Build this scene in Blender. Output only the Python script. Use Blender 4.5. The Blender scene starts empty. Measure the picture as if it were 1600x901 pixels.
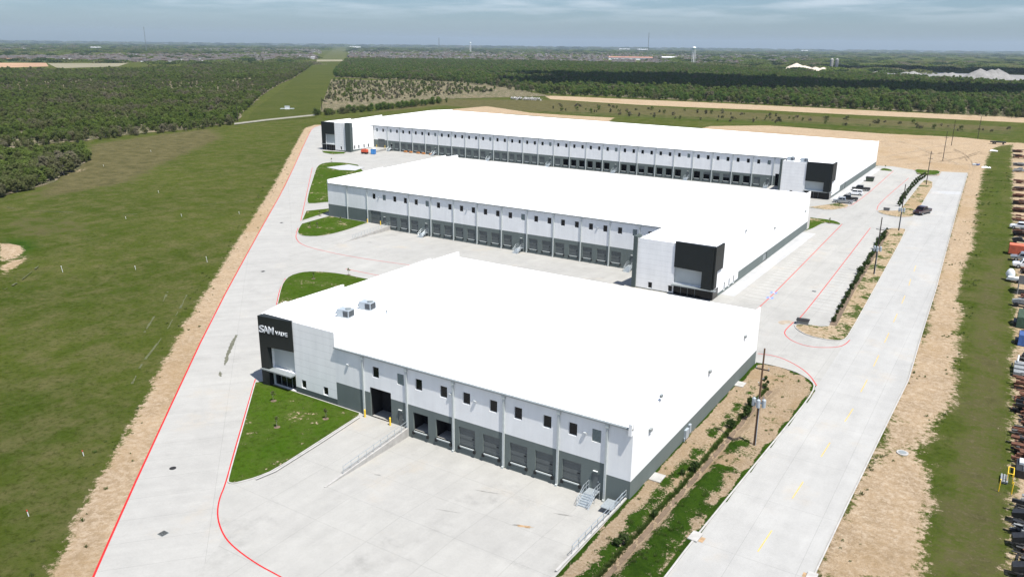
import bpy, math, random
import numpy as np
from mathutils import Vector, Matrix, Euler
from mathutils.geometry import tessellate_polygon
R = math.radians
random.seed(7); rng = np.random.default_rng(7)
scene = bpy.context.scene
col = scene.collection

# ------------------------------------------------------------------ camera
F = 1252.697
FW = Vector((-0.5104483770869621, 0.8094804192253521, -0.2901446281081813))
RT = Vector((0.8441364099016856, 0.5360276855353315, 0.010394316616749194))
UP = Vector((-0.1639395492478251, 0.2396158826755522, 0.9569263571257905))
EYE = Vector((0, 0, 51.5366))
cd = bpy.data.cameras.new('camera'); cam = bpy.data.objects.new('camera', cd); col.objects.link(cam)
cd.sensor_width = 36; cd.lens = F/1600*36; cd.clip_end = 60000; cd.clip_start = 1
m = Matrix.Identity(4)
for i in range(3):
    m[i][0] = RT[i]; m[i][1] = UP[i]; m[i][2] = -FW[i]; m[i][3] = EYE[i]
cam.matrix_world = m
scene.camera = cam

def G(u, v, z=0.0):
    """ground point (height z) seen at survey pixel u,v"""
    d = FW*F + RT*(u-800) - UP*(v-450.5)
    t = (z-EYE.z)/d.z
    return (EYE.x+t*d.x, EYE.y+t*d.y)
def FAR(u, dist):
    """ground point at horizontal distance dist along the bearing of column u"""
    d = FW*F + RT*(u-800) - UP*(72-450.5)
    l = math.hypot(d.x, d.y)
    return (d.x/l*dist, d.y/l*dist)

# ------------------------------------------------------------------ sun and sky
SUN_EL, SUN_AZ = 65.0, -18.0        # direction to the sun, degrees from +X towards +Y
sd = Vector((math.cos(R(SUN_EL))*math.cos(R(SUN_AZ)), math.cos(R(SUN_EL))*math.sin(R(SUN_AZ)), math.sin(R(SUN_EL))))
ld = bpy.data.lights.new('sun', 'SUN'); ld.energy = 5.0; ld.angle = R(0.53); ld.color = (1, .965, .91)
lo = bpy.data.objects.new('sun', ld); col.objects.link(lo)
lo.rotation_euler = (-sd).to_track_quat('-Z', 'Y').to_euler(); lo.location = (0, 0, 300)
w = bpy.data.worlds.new('World'); scene.world = w; w.use_nodes = True
nt = w.node_tree; nt.nodes.clear()
def N(nt, t, **k):
    n = nt.nodes.new(t)
    for a, b in k.items():
        if a.startswith('i_'): n.inputs[a[2:].replace('_', ' ')].default_value = b
        else: setattr(n, a, b)
    return n
sky = N(nt, 'ShaderNodeTexSky', sky_type='NISHITA', sun_disc=False, sun_elevation=R(SUN_EL), sun_rotation=R(90-SUN_AZ), altitude=50, air_density=1.3, dust_density=0.6, ozone_density=2.0)
geo = N(nt, 'ShaderNodeTexCoord'); sep = N(nt, 'ShaderNodeSeparateXYZ'); nt.links.new(geo.outputs['Generated'], sep.inputs[0])
def mth(nt, op, a, b=None, c=None, clamp=False):
    n = nt.nodes.new('ShaderNodeMath'); n.operation = op; n.use_clamp = clamp
    for i, x in enumerate((a, b, c)):
        if x is None: continue
        if isinstance(x, (int, float)): n.inputs[i].default_value = x
        else: nt.links.new(x, n.inputs[i])
    return n.outputs[0]
def mixc(nt, f, a, b, mode='MIX'):
    n = nt.nodes.new('ShaderNodeMix'); n.data_type = 'RGBA'; n.blend_type = mode
    for s, x in ((n.inputs[0], f), (n.inputs[6], a), (n.inputs[7], b)):
        if isinstance(x, (int, float)): s.default_value = x
        elif isinstance(x, (tuple, list)): s.default_value = (*x, 1) if len(x) == 3 else x
        else: nt.links.new(x, s)
    return n.outputs[2]
# cloud deck high over the plain: direction projected on a plane, so it stays put in the world
zc = mth(nt, 'ADD', mth(nt, 'MAXIMUM', sep.outputs[2], 0.0), 0.06)
cx = mth(nt, 'DIVIDE', sep.outputs[0], zc); cy = mth(nt, 'DIVIDE', sep.outputs[1], zc)
comb = N(nt, 'ShaderNodeCombineXYZ'); nt.links.new(cx, comb.inputs[0]); nt.links.new(cy, comb.inputs[1])
cn = N(nt, 'ShaderNodeTexNoise'); cn.inputs['Scale'].default_value = .62; cn.inputs['Detail'].default_value = 7; cn.inputs['Roughness'].default_value = .55
nt.links.new(comb.outputs[0], cn.inputs['Vector'])
cr = N(nt, 'ShaderNodeMapRange', interpolation_type='SMOOTHSTEP'); cr.inputs[1].default_value = .41; cr.inputs[2].default_value = .64
nt.links.new(cn.outputs[0], cr.inputs[0])
fade = N(nt, 'ShaderNodeMapRange', interpolation_type='SMOOTHSTEP'); fade.inputs[1].default_value = .018; fade.inputs[2].default_value = .055
nt.links.new(sep.outputs[2], fade.inputs[0])
cf = mth(nt, 'MULTIPLY', cr.outputs[0], fade.outputs[0]); cf = mth(nt, 'MULTIPLY', cf, .62)
SKYTINT = (.45, .62, .95)
tinted = mixc(nt, 1.0, sky.outputs[0], SKYTINT, 'MULTIPLY')
skycol = mixc(nt, cf, tinted, (6.3, 6.95, 7.6))
bg = N(nt, 'ShaderNodeBackground'); bg.inputs[1].default_value = .078
nt.links.new(skycol, bg.inputs[0])
wo = N(nt, 'ShaderNodeOutputWorld'); nt.links.new(bg.outputs[0], wo.inputs[0])
vs = scene.view_settings
vs.view_transform = 'Standard'; vs.look = 'None'; vs.gamma = 1; vs.exposure = 0.75; vs.use_curve_mapping = False
scene.cycles.max_bounces = 6; scene.cycles.volume_bounces = 0; scene.cycles.transparent_max_bounces = 8

# ------------------------------------------------------------------ mesh helpers
class MB:
    def __init__(s): s.v = []; s.f = []; s.m = []
    def poly(s, pts, mi=0):
        b = len(s.v); s.v += [tuple(p) for p in pts]; s.f.append(tuple(range(b, b+len(pts)))); s.m.append(mi)
    def box(s, x0, x1, y0, y1, z0, z1, mi=0, M=None):
        b = len(s.v); P = [(x, y, z) for z in (z0, z1) for x, y in ((x0, y0), (x1, y0), (x1, y1), (x0, y1))]
        if M: P = [tuple(M @ Vector(p)) for p in P]
        s.v += P
        for f in ((0, 3, 2, 1), (4, 5, 6, 7), (0, 1, 5, 4), (1, 2, 6, 5), (2, 3, 7, 6), (3, 0, 4, 7)):
            s.f.append(tuple(b+i for i in f)); s.m.append(mi)
        return s
    def bar(s, a, c, r0, r1=None, n=6, mi=0, cap=True):
        a = Vector(a); c = Vector(c); r1 = r0 if r1 is None else r1
        d = (c-a).normalized(); u = d.orthogonal().normalized(); v = d.cross(u); b = len(s.v)
        for p, r in ((a, r0), (c, r1)):
            for k in range(n):
                t = 2*math.pi*k/n; s.v.append(tuple(p+u*(r*math.cos(t))+v*(r*math.sin(t))))
        for k in range(n):
            k2 = (k+1) % n; s.f.append((b+k, b+k2, b+n+k2, b+n+k)); s.m.append(mi)
        if cap:
            s.f.append(tuple(b+n-1-k for k in range(n))); s.m.append(mi); s.f.append(tuple(b+n+k for k in range(n))); s.m.append(mi)
        return s
    def prism(s, prof, axis, t0, t1, mi=0):
        """closed profile [(a,b)] extruded along axis 'x' or 'y'"""
        b = len(s.v); n = len(prof)
        for t in (t0, t1):
            for a, z in prof: s.v.append((t, a, z) if axis == 'x' else (a, t, z))
        for k in range(n):
            k2 = (k+1) % n; s.f.append((b+k, b+k2, b+n+k2, b+n+k)); s.m.append(mi)
        s.f.append(tuple(b+n-1-k for k in range(n))); s.m.append(mi); s.f.append(tuple(b+n+k for k in range(n))); s.m.append(mi)
        return s
    def slab(s, pts, z0, z1, mi=0):
        """vertical-sided prism of a polygon in plan"""
        b = len(s.v); n = len(pts)
        for z in (z0, z1): s.v += [(p[0], p[1], z) for p in pts]
        for k in range(n):
            k2 = (k+1) % n; s.f.append((b+k, b+k2, b+n+k2, b+n+k)); s.m.append(mi)
        s.f.append(tuple(b+n-1-k for k in range(n))); s.m.append(mi); s.f.append(tuple(b+n+k for k in range(n))); s.m.append(mi)
        return s
    def sheet(s, rings, z, mi=0):
        """flat sheet of an outer ring and hole rings (points may carry their own z)"""
        L = [[Vector((p[0], p[1], 0)) for p in r] for r in rings]
        tri = tessellate_polygon(L); b = len(s.v)
        for r in rings: s.v += [(p[0], p[1], p[2] if len(p) > 2 else z) for p in r]
        for t in tri:
            A, B_, C_ = (Vector(s.v[b+i]) for i in t)
            n = (B_-A).cross(C_-A)
            s.f.append(tuple(b+i for i in (t if n.z > 0 else t[::-1]))); s.m.append(mi)
        return s
    def mesh(s, name, mats):
        me = bpy.data.meshes.new(name); me.from_pydata(s.v, [], s.f)
        for x in (mats if isinstance(mats, (list, tuple)) else [mats]): me.materials.append(x)
        me.polygons.foreach_set('material_index', s.m); me.update(); return me
    def obj(s, name, mats, parent=None, loc=None, smooth=False):
        me = s.mesh(name, mats)
        if smooth: me.polygons.foreach_set('use_smooth', [True]*len(me.polygons))
        return link(name, me, parent, loc)
def link(name, data, parent=None, loc=None, rz=0):
    o = bpy.data.objects.new(name, data); col.objects.link(o)
    if parent: o.parent = parent
    if loc: o.location = loc
    if rz: o.rotation_euler = (0, 0, rz)
    return o
def tag(o, label, cat, group=None, kind=None):
    if label: o['label'] = label
    if cat: o['category'] = cat
    if group: o['group'] = group
    if kind: o['kind'] = kind
    return o
def thing(name, label, cat, loc=(0, 0, 0), rz=0, group=None):
    return tag(link(name, None, None, loc, rz), label, cat, group)
def dup(root, loc, rz=0, label=None, scale=None):
    r = root.copy(); col.objects.link(r); r.location = loc; r.rotation_euler = (0, 0, rz)
    if scale: r.scale = scale
    if label: r['label'] = label
    for ch in list(root.children):
        c = ch.copy(); col.objects.link(c); c.parent = r
        for g in list(ch.children):
            d = g.copy(); col.objects.link(d); d.parent = c
    return r
def struct(o): o['kind'] = 'structure'; return o

# ------------------------------------------------------------------ material helpers
def newmat(name):
    mt = bpy.data.materials.new(name); mt.use_nodes = True; t = mt.node_tree
    return mt, t, t.nodes['Principled BSDF']
def pos(t):
    return N(t, 'ShaderNodeNewGeometry').outputs['Position']
def objc(t): return N(t, 'ShaderNodeTexCoord').outputs['Object']
def noise(t, vec, scale, detail=4, rough=.55, stretch=None):
    if stretch:
        mp = N(t, 'ShaderNodeMapping'); mp.inputs['Scale'].default_value = stretch[:3]
        if len(stretch) > 3: mp.inputs['Rotation'].default_value = (0, 0, stretch[3])
        t.links.new(vec, mp.inputs[0]); vec = mp.outputs[0]
    n = N(t, 'ShaderNodeTexNoise'); n.inputs['Scale'].default_value = scale; n.inputs['Detail'].default_value = detail; n.inputs['Roughness'].default_value = rough
    t.links.new(vec, n.inputs['Vector']); return n.outputs[0]
def ramp(t, x, lo, hi, a=0., b=1., smooth=True):
    n = N(t, 'ShaderNodeMapRange', interpolation_type='SMOOTHSTEP' if smooth else 'LINEAR')
    for i, q in ((1, lo), (2, hi), (3, a), (4, b)): n.inputs[i].default_value = q
    t.links.new(x, n.inputs[0]); return n.outputs[0]
def bump(t, bs, h, strength=.3, dist=.1):
    b = N(t, 'ShaderNodeBump'); b.inputs['Strength'].default_value = strength; b.inputs['Distance'].default_value = dist
    t.links.new(h, b.inputs['Height']); t.links.new(b.outputs[0], bs.inputs['Normal'])
def simple(name, c, rough=.7, var=.12, scale=2., metal=0., spec=.4):
    mt, t, bs = newmat(name)
    n = noise(t, objc(t), scale, 5)
    f = ramp(t, n, .3, .7, 1-var, 1+var, False)
    cc = N(t, 'ShaderNodeCombineColor'); [t.links.new(f, cc.inputs[i]) for i in range(3)]
    t.links.new(mixc(t, 1., c, cc.outputs[0], 'MULTIPLY'), bs.inputs['Base Color'])
    bs.inputs['Roughness'].default_value = rough; bs.inputs['Metallic'].default_value = metal; bs.inputs['Specular IOR Level'].default_value = spec
    return mt

def panel_paint(name, c, rough=.75, seams=False):
    """painted tilt-up concrete: faint rain streaks, blotches; the office fronts have reveal lines"""
    mt, t, bs = newmat(name); P = pos(t)
    a = noise(t, P, .35, 5); b = noise(t, P, 1.2, 4, .6, (1, 1, .08))
    f = mth(t, 'ADD', ramp(t, a, .3, .7, -.04, .04, False), ramp(t, b, .35, .75, .03, -.05, False))
    f = mth(t, 'ADD', f, 1.0)
    if seams:
        s = N(t, 'ShaderNodeSeparateXYZ'); t.links.new(P, s.inputs[0])
        fr = mth(t, 'FRACT', mth(t, 'DIVIDE', s.outputs[2], 1.15))
        ln = mth(t, 'LESS_THAN', fr, .05); f = mth(t, 'SUBTRACT', f, mth(t, 'MULTIPLY', ln, .18))
    cc = N(t, 'ShaderNodeCombineColor'); [t.links.new(f, cc.inputs[i]) for i in range(3)]
    t.links.new(mixc(t, 1., c, cc.outputs[0], 'MULTIPLY'), bs.inputs['Base Color'])
    bs.inputs['Roughness'].default_value = rough; bs.inputs['Specular IOR Level'].default_value = .25
    return mt
M_white = panel_paint('white_panel_paint', (.725, .727, .715))
M_whites = panel_paint('white_panel_paint_with_reveals', (.775, .77, .75), seams=True)
M_gray = panel_paint('grey_panel_paint', (.120, .142, .134))
M_gray2 = panel_paint('dark_grey_panel_paint', (.065, .082, .078))
M_black = panel_paint('black_metal_cladding', (.014, .017, .016), .5)
M_roof = simple('white_roof_membrane', (.80, .80, .79), .6, .02, .2)
M_down = simple('galvanised_downspout', (.42, .45, .44), .45, .08)
M_trim = simple('grey_metal_trim', (.20, .22, .22), .4, .08)
M_frame = simple('pale_window_frame', (.5, .52, .53), .4, .05)
M_louv = simple('louvre_grey_green', (.23, .27, .26), .5, .15, 6)
M_door = simple('grey_sectional_door', (.088, .10, .10), .5, .08, 1)
M_pale = simple('pale_steel', (.6, .61, .6), .45, .15, 6)
M_rubber = simple('black_rubber', (.012, .012, .012), .8, .2)
M_galv = simple('galvanised_steel', (.42, .46, .48), .35, .15, 5, .5)
M_yellow = simple('yellow_bollard_paint', (.75, .50, .03), .5, .1)
M_dark = simple('dark_interior', (.012, .012, .013), .9, .2)  # near-black tone puts the shade of unlit insides into the colour
M_wood = simple('pole_timber', (.10, .055, .03), .85, .3, 1)
M_creo = simple('dark_creosote_timber', (.03, .022, .018), .85, .3, 1)
M_lamp = simple('lamp_housing', (.45, .47, .47), .4, .1)
M_tank = simple('transformer_tank_paint', (.30, .34, .37), .35, .06)
M_white_letter = simple('white_sign_letter', (.50, .52, .54), .4, .03)
mt, t, bs = newmat('dark_window_glass'); bs.inputs['Base Color'].default_value = (.006, .007, .008, 1); bs.inputs['Roughness'].default_value = .12; bs.inputs['Specular IOR Level'].default_value = .25
n = noise(t, pos(t), .8, 2); bump(t, bs, n, .05, .05); M_glass = mt
M_panelglass = simple('frosted_pale_panel', (.42, .45, .44), .4, .05, .3)

# concrete paving: pour lanes of slightly different tone, thin joints, stains, tyre dirt
def concrete(name, c, joint=(7.6, 9.2), rot=0., stain=1., dirtier=.04):
    mt, t, bs = newmat(name); P = pos(t)
    mp = N(t, 'ShaderNodeMapping'); mp.inputs['Rotation'].default_value = (0, 0, rot); t.links.new(P, mp.inputs[0])
    s = N(t, 'ShaderNodeSeparateXYZ'); t.links.new(mp.outputs[0], s.inputs[0])
    lines = None; cells = []
    for k, j in ((0, joint[0]), (1, joint[1])):
        q = mth(t, 'DIVIDE', s.outputs[k], j); fr = mth(t, 'FRACT', q); cells.append(mth(t, 'FLOOR', q))
        ln = mth(t, 'LESS_THAN', fr, .055/j*1.3)
        lines = ln if lines is None else mth(t, 'MAXIMUM', lines, ln)
    cb = N(t, 'ShaderNodeCombineXYZ'); t.links.new(cells[0], cb.inputs[0]); t.links.new(cells[1], cb.inputs[1])
    wn = N(t, 'ShaderNodeTexWhiteNoise', noise_dimensions='2D'); t.links.new(cb.outputs[0], wn.inputs[0])
    big = noise(t, P, .045, 5); mid = noise(t, P, .35, 6, .65); fine = noise(t, P, 3.5, 4, .7)
    streak = noise(t, mp.outputs[0], .5, 5, .6, (1, .12, 1))
    f = mth(t, 'ADD', ramp(t, wn.outputs[0], 0, 1, -.018, .018, False), 1.)
    f = mth(t, 'ADD', f, ramp(t, big, .3, .7, -.05, .04, False))
    f = mth(t, 'ADD', f, ramp(t, mid, .3, .7, -.06, .06, False))
    f = mth(t, 'ADD', f, ramp(t, fine, .3, .7, -.04, .04, False))
    f = mth(t, 'ADD', f, ramp(t, streak, .3, .7, -.05, .05, False))
    blot = mth(t, 'MULTIPLY', ramp(t, noise(t, P, .13, 6, .7), .54, .76), .20*stain)
    f = mth(t, 'ADD', f, mth(t, 'MULTIPLY', ramp(t, noise(t, mp.outputs[0], .22, 6, .72, (1, .35, 1)), .50, .72), .06))
    f = mth(t, 'SUBTRACT', f, blot)
    f = mth(t, 'SUBTRACT', f, mth(t, 'MULTIPLY', lines, .15))
    cc = N(t, 'ShaderNodeCombineColor'); [t.links.new(f, cc.inputs[i]) for i in range(3)]
    base = mixc(t, 1., c, cc.outputs[0], 'MULTIPLY')
    tan = mth(t, 'MULTIPLY', ramp(t, noise(t, P, .09, 6, .68), .55, .78), .34+dirtier)
    base = mixc(t, tan, base, (.36, .29, .20))
    t.links.new(base, bs.inputs['Base Color']); bs.inputs['Roughness'].default_value = .85; bs.inputs['Specular IOR Level'].default_value = .25
    bump(t, bs, fine, .15, .02)
    return mt
M_conc = concrete('concrete_paving', (.296, .290, .269))
M_road = concrete('concrete_road', (.308, .304, .288), (6.3, 12.5), 0, .4)
M_droad = concrete('concrete_drive', (.298, .292, .272), (4.6, 11.), R(42), .6, .03)
M_court = concrete('concrete_dock_court', (.296, .290, .270), (7.6, 6.1), 0, 1.2, .05)
M_kerb = simple('concrete_kerb', (.34, .33, .31), .85, .15, 1)
M_red = simple('red_kerb_paint', (.42, .012, .012), .6, .25, 3)
M_redf = simple('faded_red_line_paint', (.42, .025, .022), .7, .3, 2)
M_yel = simple('yellow_lane_paint', (.50, .34, .10), .7, .2, 2)
M_wht = simple('white_stall_paint', (.46, .46, .44), .8, .2, 1)
M_blu = simple('blue_stall_paint', (.12, .20, .55), .7, .2, 2)

# ground: grass, dry field and bare soil by per-vertex masks with noisy borders
GRASS_A, GRASS_B, GRASS_DRY = (.038, .055, .009), (.064, .078, .016), (.105, .092, .042)
def ground_mat(name, attr=True, base_a=GRASS_A, base_b=GRASS_B, soil_c=(.325, .24, .15), patch=0., k=1.):
    mt, t, bs = newmat(name); P = pos(t)
    if k != 1.:
        vm = N(t, 'ShaderNodeVectorMath', operation='SCALE'); vm.inputs['Scale'].default_value = k; t.links.new(P, vm.inputs[0]); P = vm.outputs[0]
    n1 = noise(t, P, .022, 6, .68); n2 = noise(t, P, .16, 7, .74); n3 = noise(t, P, 1.1, 7, .8); n4 = noise(t, P, 4., 4, .75)
    st = noise(t, P, .25, 5, .6, (1, .12, 1, R(42)))
    g = mixc(t, ramp(t, n1, .3, .7), base_a, base_b)
    g = mixc(t, ramp(t, n2, .38, .66, 0, .72 if attr else .3), g, (.108, .096, .044))
    g = mixc(t, ramp(t, st, .35, .75, 0, .45), g, (.034, .058, .006))
    g = mixc(t, ramp(t, n3, .47, .66, 0, .62), g, (.018, .026, .003))
    g = mixc(t, ramp(t, n3, .46, .32, 0, .45), g, (.082, .090, .028))
    g = mixc(t, ramp(t, n4, .62, .85, 0, .35), g, (.12, .11, .06))
    # soil colours
    s = mixc(t, ramp(t, n2, .3, .7), soil_c, tuple(x*.72 for x in soil_c))
    s = mixc(t, ramp(t, n3, .42, .66, 0, .85), s, (.41, .33, .24))
    s = mixc(t, ramp(t, n1, .5, .62, 0, .5), s, (.27, .19, .105))
    s = mixc(t, ramp(t, n4, .56, .70, 0, .5), s, tuple(x*.5 for x in soil_c))
    if attr:
        at = N(t, 'ShaderNodeAttribute', attribute_name='zones'); sp = N(t, 'ShaderNodeSeparateColor'); t.links.new(at.outputs['Color'], sp.inputs[0])
        nn = mth(t, 'ADD', mth(t, 'MULTIPLY', mth(t, 'SUBTRACT', n2, .5), .9), mth(t, 'MULTIPLY', mth(t, 'SUBTRACT', n3, .5), 1.0))
        def mask(o, amp=1., lo=.42, hi=.58): return ramp(t, mth(t, 'ADD', o, mth(t, 'MULTIPLY', nn, amp)), lo, hi)
        dry = mixc(t, ramp(t, n2, .3, .7), GRASS_DRY, (.048, .048, .018))
        dry = mixc(t, ramp(t, n3, .45, .7, 0, .6), dry, (.13, .112, .066))
        g = mixc(t, mask(sp.outputs[2], 1., .3, .7), g, dry)
        lush = mixc(t, ramp(t, n3, .35, .65), (.021, .052, .005), (.036, .070, .008))
        lush = mixc(t, ramp(t, n2, .4, .66, 0, .8), lush, (.012, .032, .004))
        lush = mixc(t, ramp(t, n4, .5, .7, 0, .5), lush, (.07, .085, .025))
        g = mixc(t, mask(sp.outputs[1], .8, .3, .7), g, lush)
        g = mixc(t, mask(sp.outputs[0], 1. if k == 1. else 1.7), g, s)
        c = g
    else:
        c = mixc(t, ramp(t, mth(t, 'ADD', n2, mth(t, 'MULTIPLY', mth(t, 'SUBTRACT', n3, .5), .6)), .62-patch, .66-patch), g, s)
    t.links.new(c, bs.inputs['Base Color']); bs.inputs['Roughness'].default_value = 1.; bs.inputs['Specular IOR Level'].default_value = .0
    bump(t, bs, mth(t, 'ADD', n3, n4), 1.0, .18)
    return mt
M_ground = ground_mat('field_ground'); M_stripg = ground_mat('planting_strip_ground', k=3.2)
M_lawn = ground_mat('lush_lawn', False, (.030, .070, .005), (.052, .094, .009), (.30, .23, .14), .015)
M_isle = ground_mat('patchy_island_soil', False, (.045, .065, .018), (.06, .08, .022), (.33, .25, .15), .17)

# ------------------------------------------------------------------ plan outlines
def P_(*px): return [G(u, v) for u, v in px]
def sdf(poly, X, Y):
    """signed distance, positive inside"""
    p = np.array([q[:2] for q in poly]); d = np.full(X.shape, 1e9); ins = np.zeros(X.shape, bool); n = len(p)
    for i in range(n):
        a = p[i]; b = p[(i+1) % n]; e = b-a; wx = X-a[0]; wy = Y-a[1]
        tt = np.clip((wx*e[0]+wy*e[1])/(e@e+1e-12), 0, 1)
        d = np.minimum(d, (wx-e[0]*tt)**2+(wy-e[1]*tt)**2)
        c = (a[1] > Y) != (b[1] > Y)
        with np.errstate(divide='ignore', invalid='ignore'):
            xx = a[0]+(Y-a[1])*e[0]/(e[1] if abs(e[1]) > 1e-9 else 1e-9)
        ins ^= c & (X < xx)
    return np.sqrt(d)*np.where(ins, 1, -1)
def smooth_ring(pts, it=2):
    for _ in range(it):
        q = []
        for i in range(len(pts)):
            a = pts[i]; b = pts[(i+1) % len(pts)]
            q += [(a[0]*.75+b[0]*.25, a[1]*.75+b[1]*.25), (a[0]*.25+b[0]*.75, a[1]*.25+b[1]*.75)]
        pts = q
    return pts
def smooth_line(pts, it=2):
    for _ in range(it):
        q = [pts[0]]
        for a, b in zip(pts, pts[1:]):
            q += [(a[0]*.75+b[0]*.25, a[1]*.75+b[1]*.25), (a[0]*.25+b[0]*.75, a[1]*.25+b[1]*.75)]
        q.append(pts[-1]); pts = q
    return pts
def ribbon(pts, w, z, side=0.):
    """left/right points of a strip of width w along pts"""
    L, Rr = [], []
    for i, p in enumerate(pts):
        a = pts[max(0, i-1)]; b = pts[min(len(pts)-1, i+1)]
        dx, dy = b[0]-a[0], b[1]-a[1]; l = math.hypot(dx, dy) or 1; nx, ny = -dy/l, dx/l
        L.append((p[0]+nx*w*(.5+side), p[1]+ny*w*(.5+side), z)); Rr.append((p[0]-nx*w*(.5-side), p[1]-ny*w*(.5-side), z))
    return L, Rr
def line_mesh(mb, pts, w, z, mi=0):
    L, Rr = ribbon(pts, w, z)
    for i in range(len(pts)-1): mb.poly([Rr[i], Rr[i+1], L[i+1], L[i]], mi)

RED_L = [G(60, 1100), G(145, 901), G(230, 712), G(331, 497), G(400, 371), G(446, 290), G(480, 215), G(488, 200), G(500, 196)]
PAVE = [(RED_L[0][0]+38, RED_L[0][1]-39), RED_L[0]] + RED_L[1:] + [(-300, 330), (-285, 396), (-60, 396)] + P_((1374, 259), (1395, 260), (1428, 265.5), (1433, 272), (1447, 274.4), (1467, 274), (1471, 268), (1512, 270)) + \
    P_((1498, 315), (1475, 400), (1462, 450), (1440, 520), (1418, 595), (1375, 682), (1320, 795), (1270, 901)) + [(-11.5, 60), (-13, RED_L[0][1]-39)]
# sunk dock courts in front of the first two buildings
DEP = -1.2
Y1, Y2, Y3 = 78.573, 177.18, 311.20
C1 = [(-66.5, Y1), (-64.9, 60.6), (-33.35, 60.6), (-33.0, Y1)]          # plan of the first court
C2 = [(-154.7, Y2), (-151.5, 153.5), (-70.6, 153.5), (-72.4, Y2)]
STRIP = [(-33.0, Y1+1), (-33.0, 30), (-24.6, 30)] + P_((1040, 901), (1080, 848), (1160, 750), (1230, 665), (1262, 625), (1272, 610), (1274, 602), (1262, 590), (1230, 577), (1205, 570.5), (1183, 567)) + [(-32.75, 129.9)]
def outline(name, rings, z, mat): return struct(MB().sheet(rings, z).obj(name, mat))
outline('pavement', [PAVE, [p for p in C1], [p for p in C2], STRIP], 0.0, M_conc)
for nm, C_ in (('dock_court', C1), ('dock_court', C2)):
    mb = MB(); a, b, c, d = C_
    mb.poly([(*b, 0.0), (*c, 0.0), (*d, DEP), (*a, DEP)]); struct(mb.obj(nm, M_court))
# the drives laid over the base paving: skewed west drive and the east road, each 4 mm up
WD = [G(60, 1100), G(145, 901), G(230, 712), G(331, 497), G(400, 371), G(446, 290), G(480, 215), G(488, 200)] + P_((497, 250), (463, 364), (436, 440), (432, 470), (398, 597), (355, 752), (338, 800), (345, 845), (300, 905), (270, 1000))
inset = [(x+.12, y) for x, y in WD]
outline('west_drive', [inset], .004, M_droad)
ER = [(-13.2, -18), (-11.7, 60)] + P_((1268, 901), (1318, 795), (1373, 682), (1416, 595), (1438, 520), (1460, 450), (1473, 400), (1496, 315), (1510, 271), (1472, 269)) + \
    P_((1462, 285), (1417, 362), (1326, 527), (1276, 605), (1262, 626), (1230, 667), (1160, 752), (1080, 850), (1041, 903)) + [(-24.4, 31), (-24.6, -18)]
outline('road', [[(x-.03, y) for x, y in ER]], .004, M_road)

# ------------------------------------------------------------------ one ground sheet with zone masks
xs = np.concatenate([np.array([-16000, -9000, -5000, -3000, -1800, -1100, -800, -640, -560]), np.arange(-520, 60.1, 2.0), np.array([90, 140, 260, 500, 900, 1800, 4000, 9000, 16000])])
ys = np.concatenate([np.array([-3000, -800, -200, -80]), np.arange(-40, 820.1, 2.0), np.array([860, 940, 1100, 1400, 1900, 2700, 4000, 6500, 10000, 16000, 26000])])
X, Y = np.meshgrid(xs, ys, indexing='ij')
dp = sdf(PAVE, X, Y)
def soft(d, w): return np.clip(.5+d/w, 0, 1)
# soil: strip left of the west drive
redp = [p for p in RED_L]
def dist_line(pts, X, Y):
    d = np.full(X.shape, 1e9)
    for a, b in zip(pts, pts[1:]):
        ex, ey = b[0]-a[0], b[1]-a[1]; tt = np.clip(((X-a[0])*ex+(Y-a[1])*ey)/(ex*ex+ey*ey), 0, 1)
        d = np.minimum(d, np.hypot(X-a[0]-ex*tt, Y-a[1]-ey*tt))
    return d
soil = soft(4.4-dist_line(redp, X, Y), 5)
soilpoly = [
    [G(1270, 905), G(1440, 905), G(1447, 800), G(1455, 700), G(1492, 600), G(1500, 480), G(1519, 400), G(1523, 340), G(1535, 270), G(1546, 236), G(1560, 228), G(1590, 224), G(1500, 214), G(1375, 208), G(1200, 196), G(1110, 197), (-180, 420), (-56, 405), G(1374, 259), G(1467, 274), G(1512, 270), G(1475, 400), G(1440, 520), G(1375, 680)],
    [(4.2, -50), (6.3, 88), (4.9, 146), (2.6, 246), (-5.0, 500), (-6, 560), (300, 560), (300, -50)],
    [G(850, 149), G(1100, 160), G(1350, 172), G(1610, 184), G(1610, 192), G(1400, 182), G(1150, 170), G(1000, 164), G(860, 155)],
    [G(690, 172), G(760, 166), G(830, 176), G(905, 181), G(960, 184), G(950, 190), G(800, 178), G(720, 176)],
]
for q in soilpoly: soil = np.maximum(soil, soft(sdf(q, X, Y), 7))
mound = [G(0, 378), G(32, 383), G(38, 392), G(25, 400), G(0, 408)]
soil = np.maximum(soil, soft(sdf(mound, X, Y), 4))
soil = np.maximum(soil, soft(sdf([G(0, 412), G(45, 398), G(40, 404), G(20, 420), G(0, 430)], X, Y), 3)*.9)
soil = np.maximum(soil, .45*soft(sdf([G(80, 282), G(110, 266), G(140, 257), G(150, 262), G(110, 276)], X, Y), 6))
soil[dp > 3] = 0
for q in ([G(1382, 730), G(1392, 680), G(1415, 650), G(1440, 672), G(1450, 700), G(1420, 716), G(1400, 722)], [G(1446, 520), G(1450, 505), G(1468, 508), G(1466, 522)], [G(1500, 470), G(1508, 400), G(1523, 395), G(1520, 470)]):
    soil -= .36*soft(sdf(q, X, Y), 5)
soil = np.clip(soil, 0, 1)
dry = np.zeros_like(soil)
drypoly = [[G(60, 300), G(140, 225), G(220, 214), G(330, 200), G(350, 215), G(270, 250), G(200, 285), G(120, 300), G(60, 312)],
           [G(505, 190), G(680, 155), G(860, 156), G(1110, 172), G(1350, 185), G(1590, 198), G(1590, 212), G(1200, 190), G(900, 180), G(690, 165), G(560, 180)],
           [G(0, 330), G(90, 335), G(190, 350), G(80, 375), G(0, 372)]]
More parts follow.
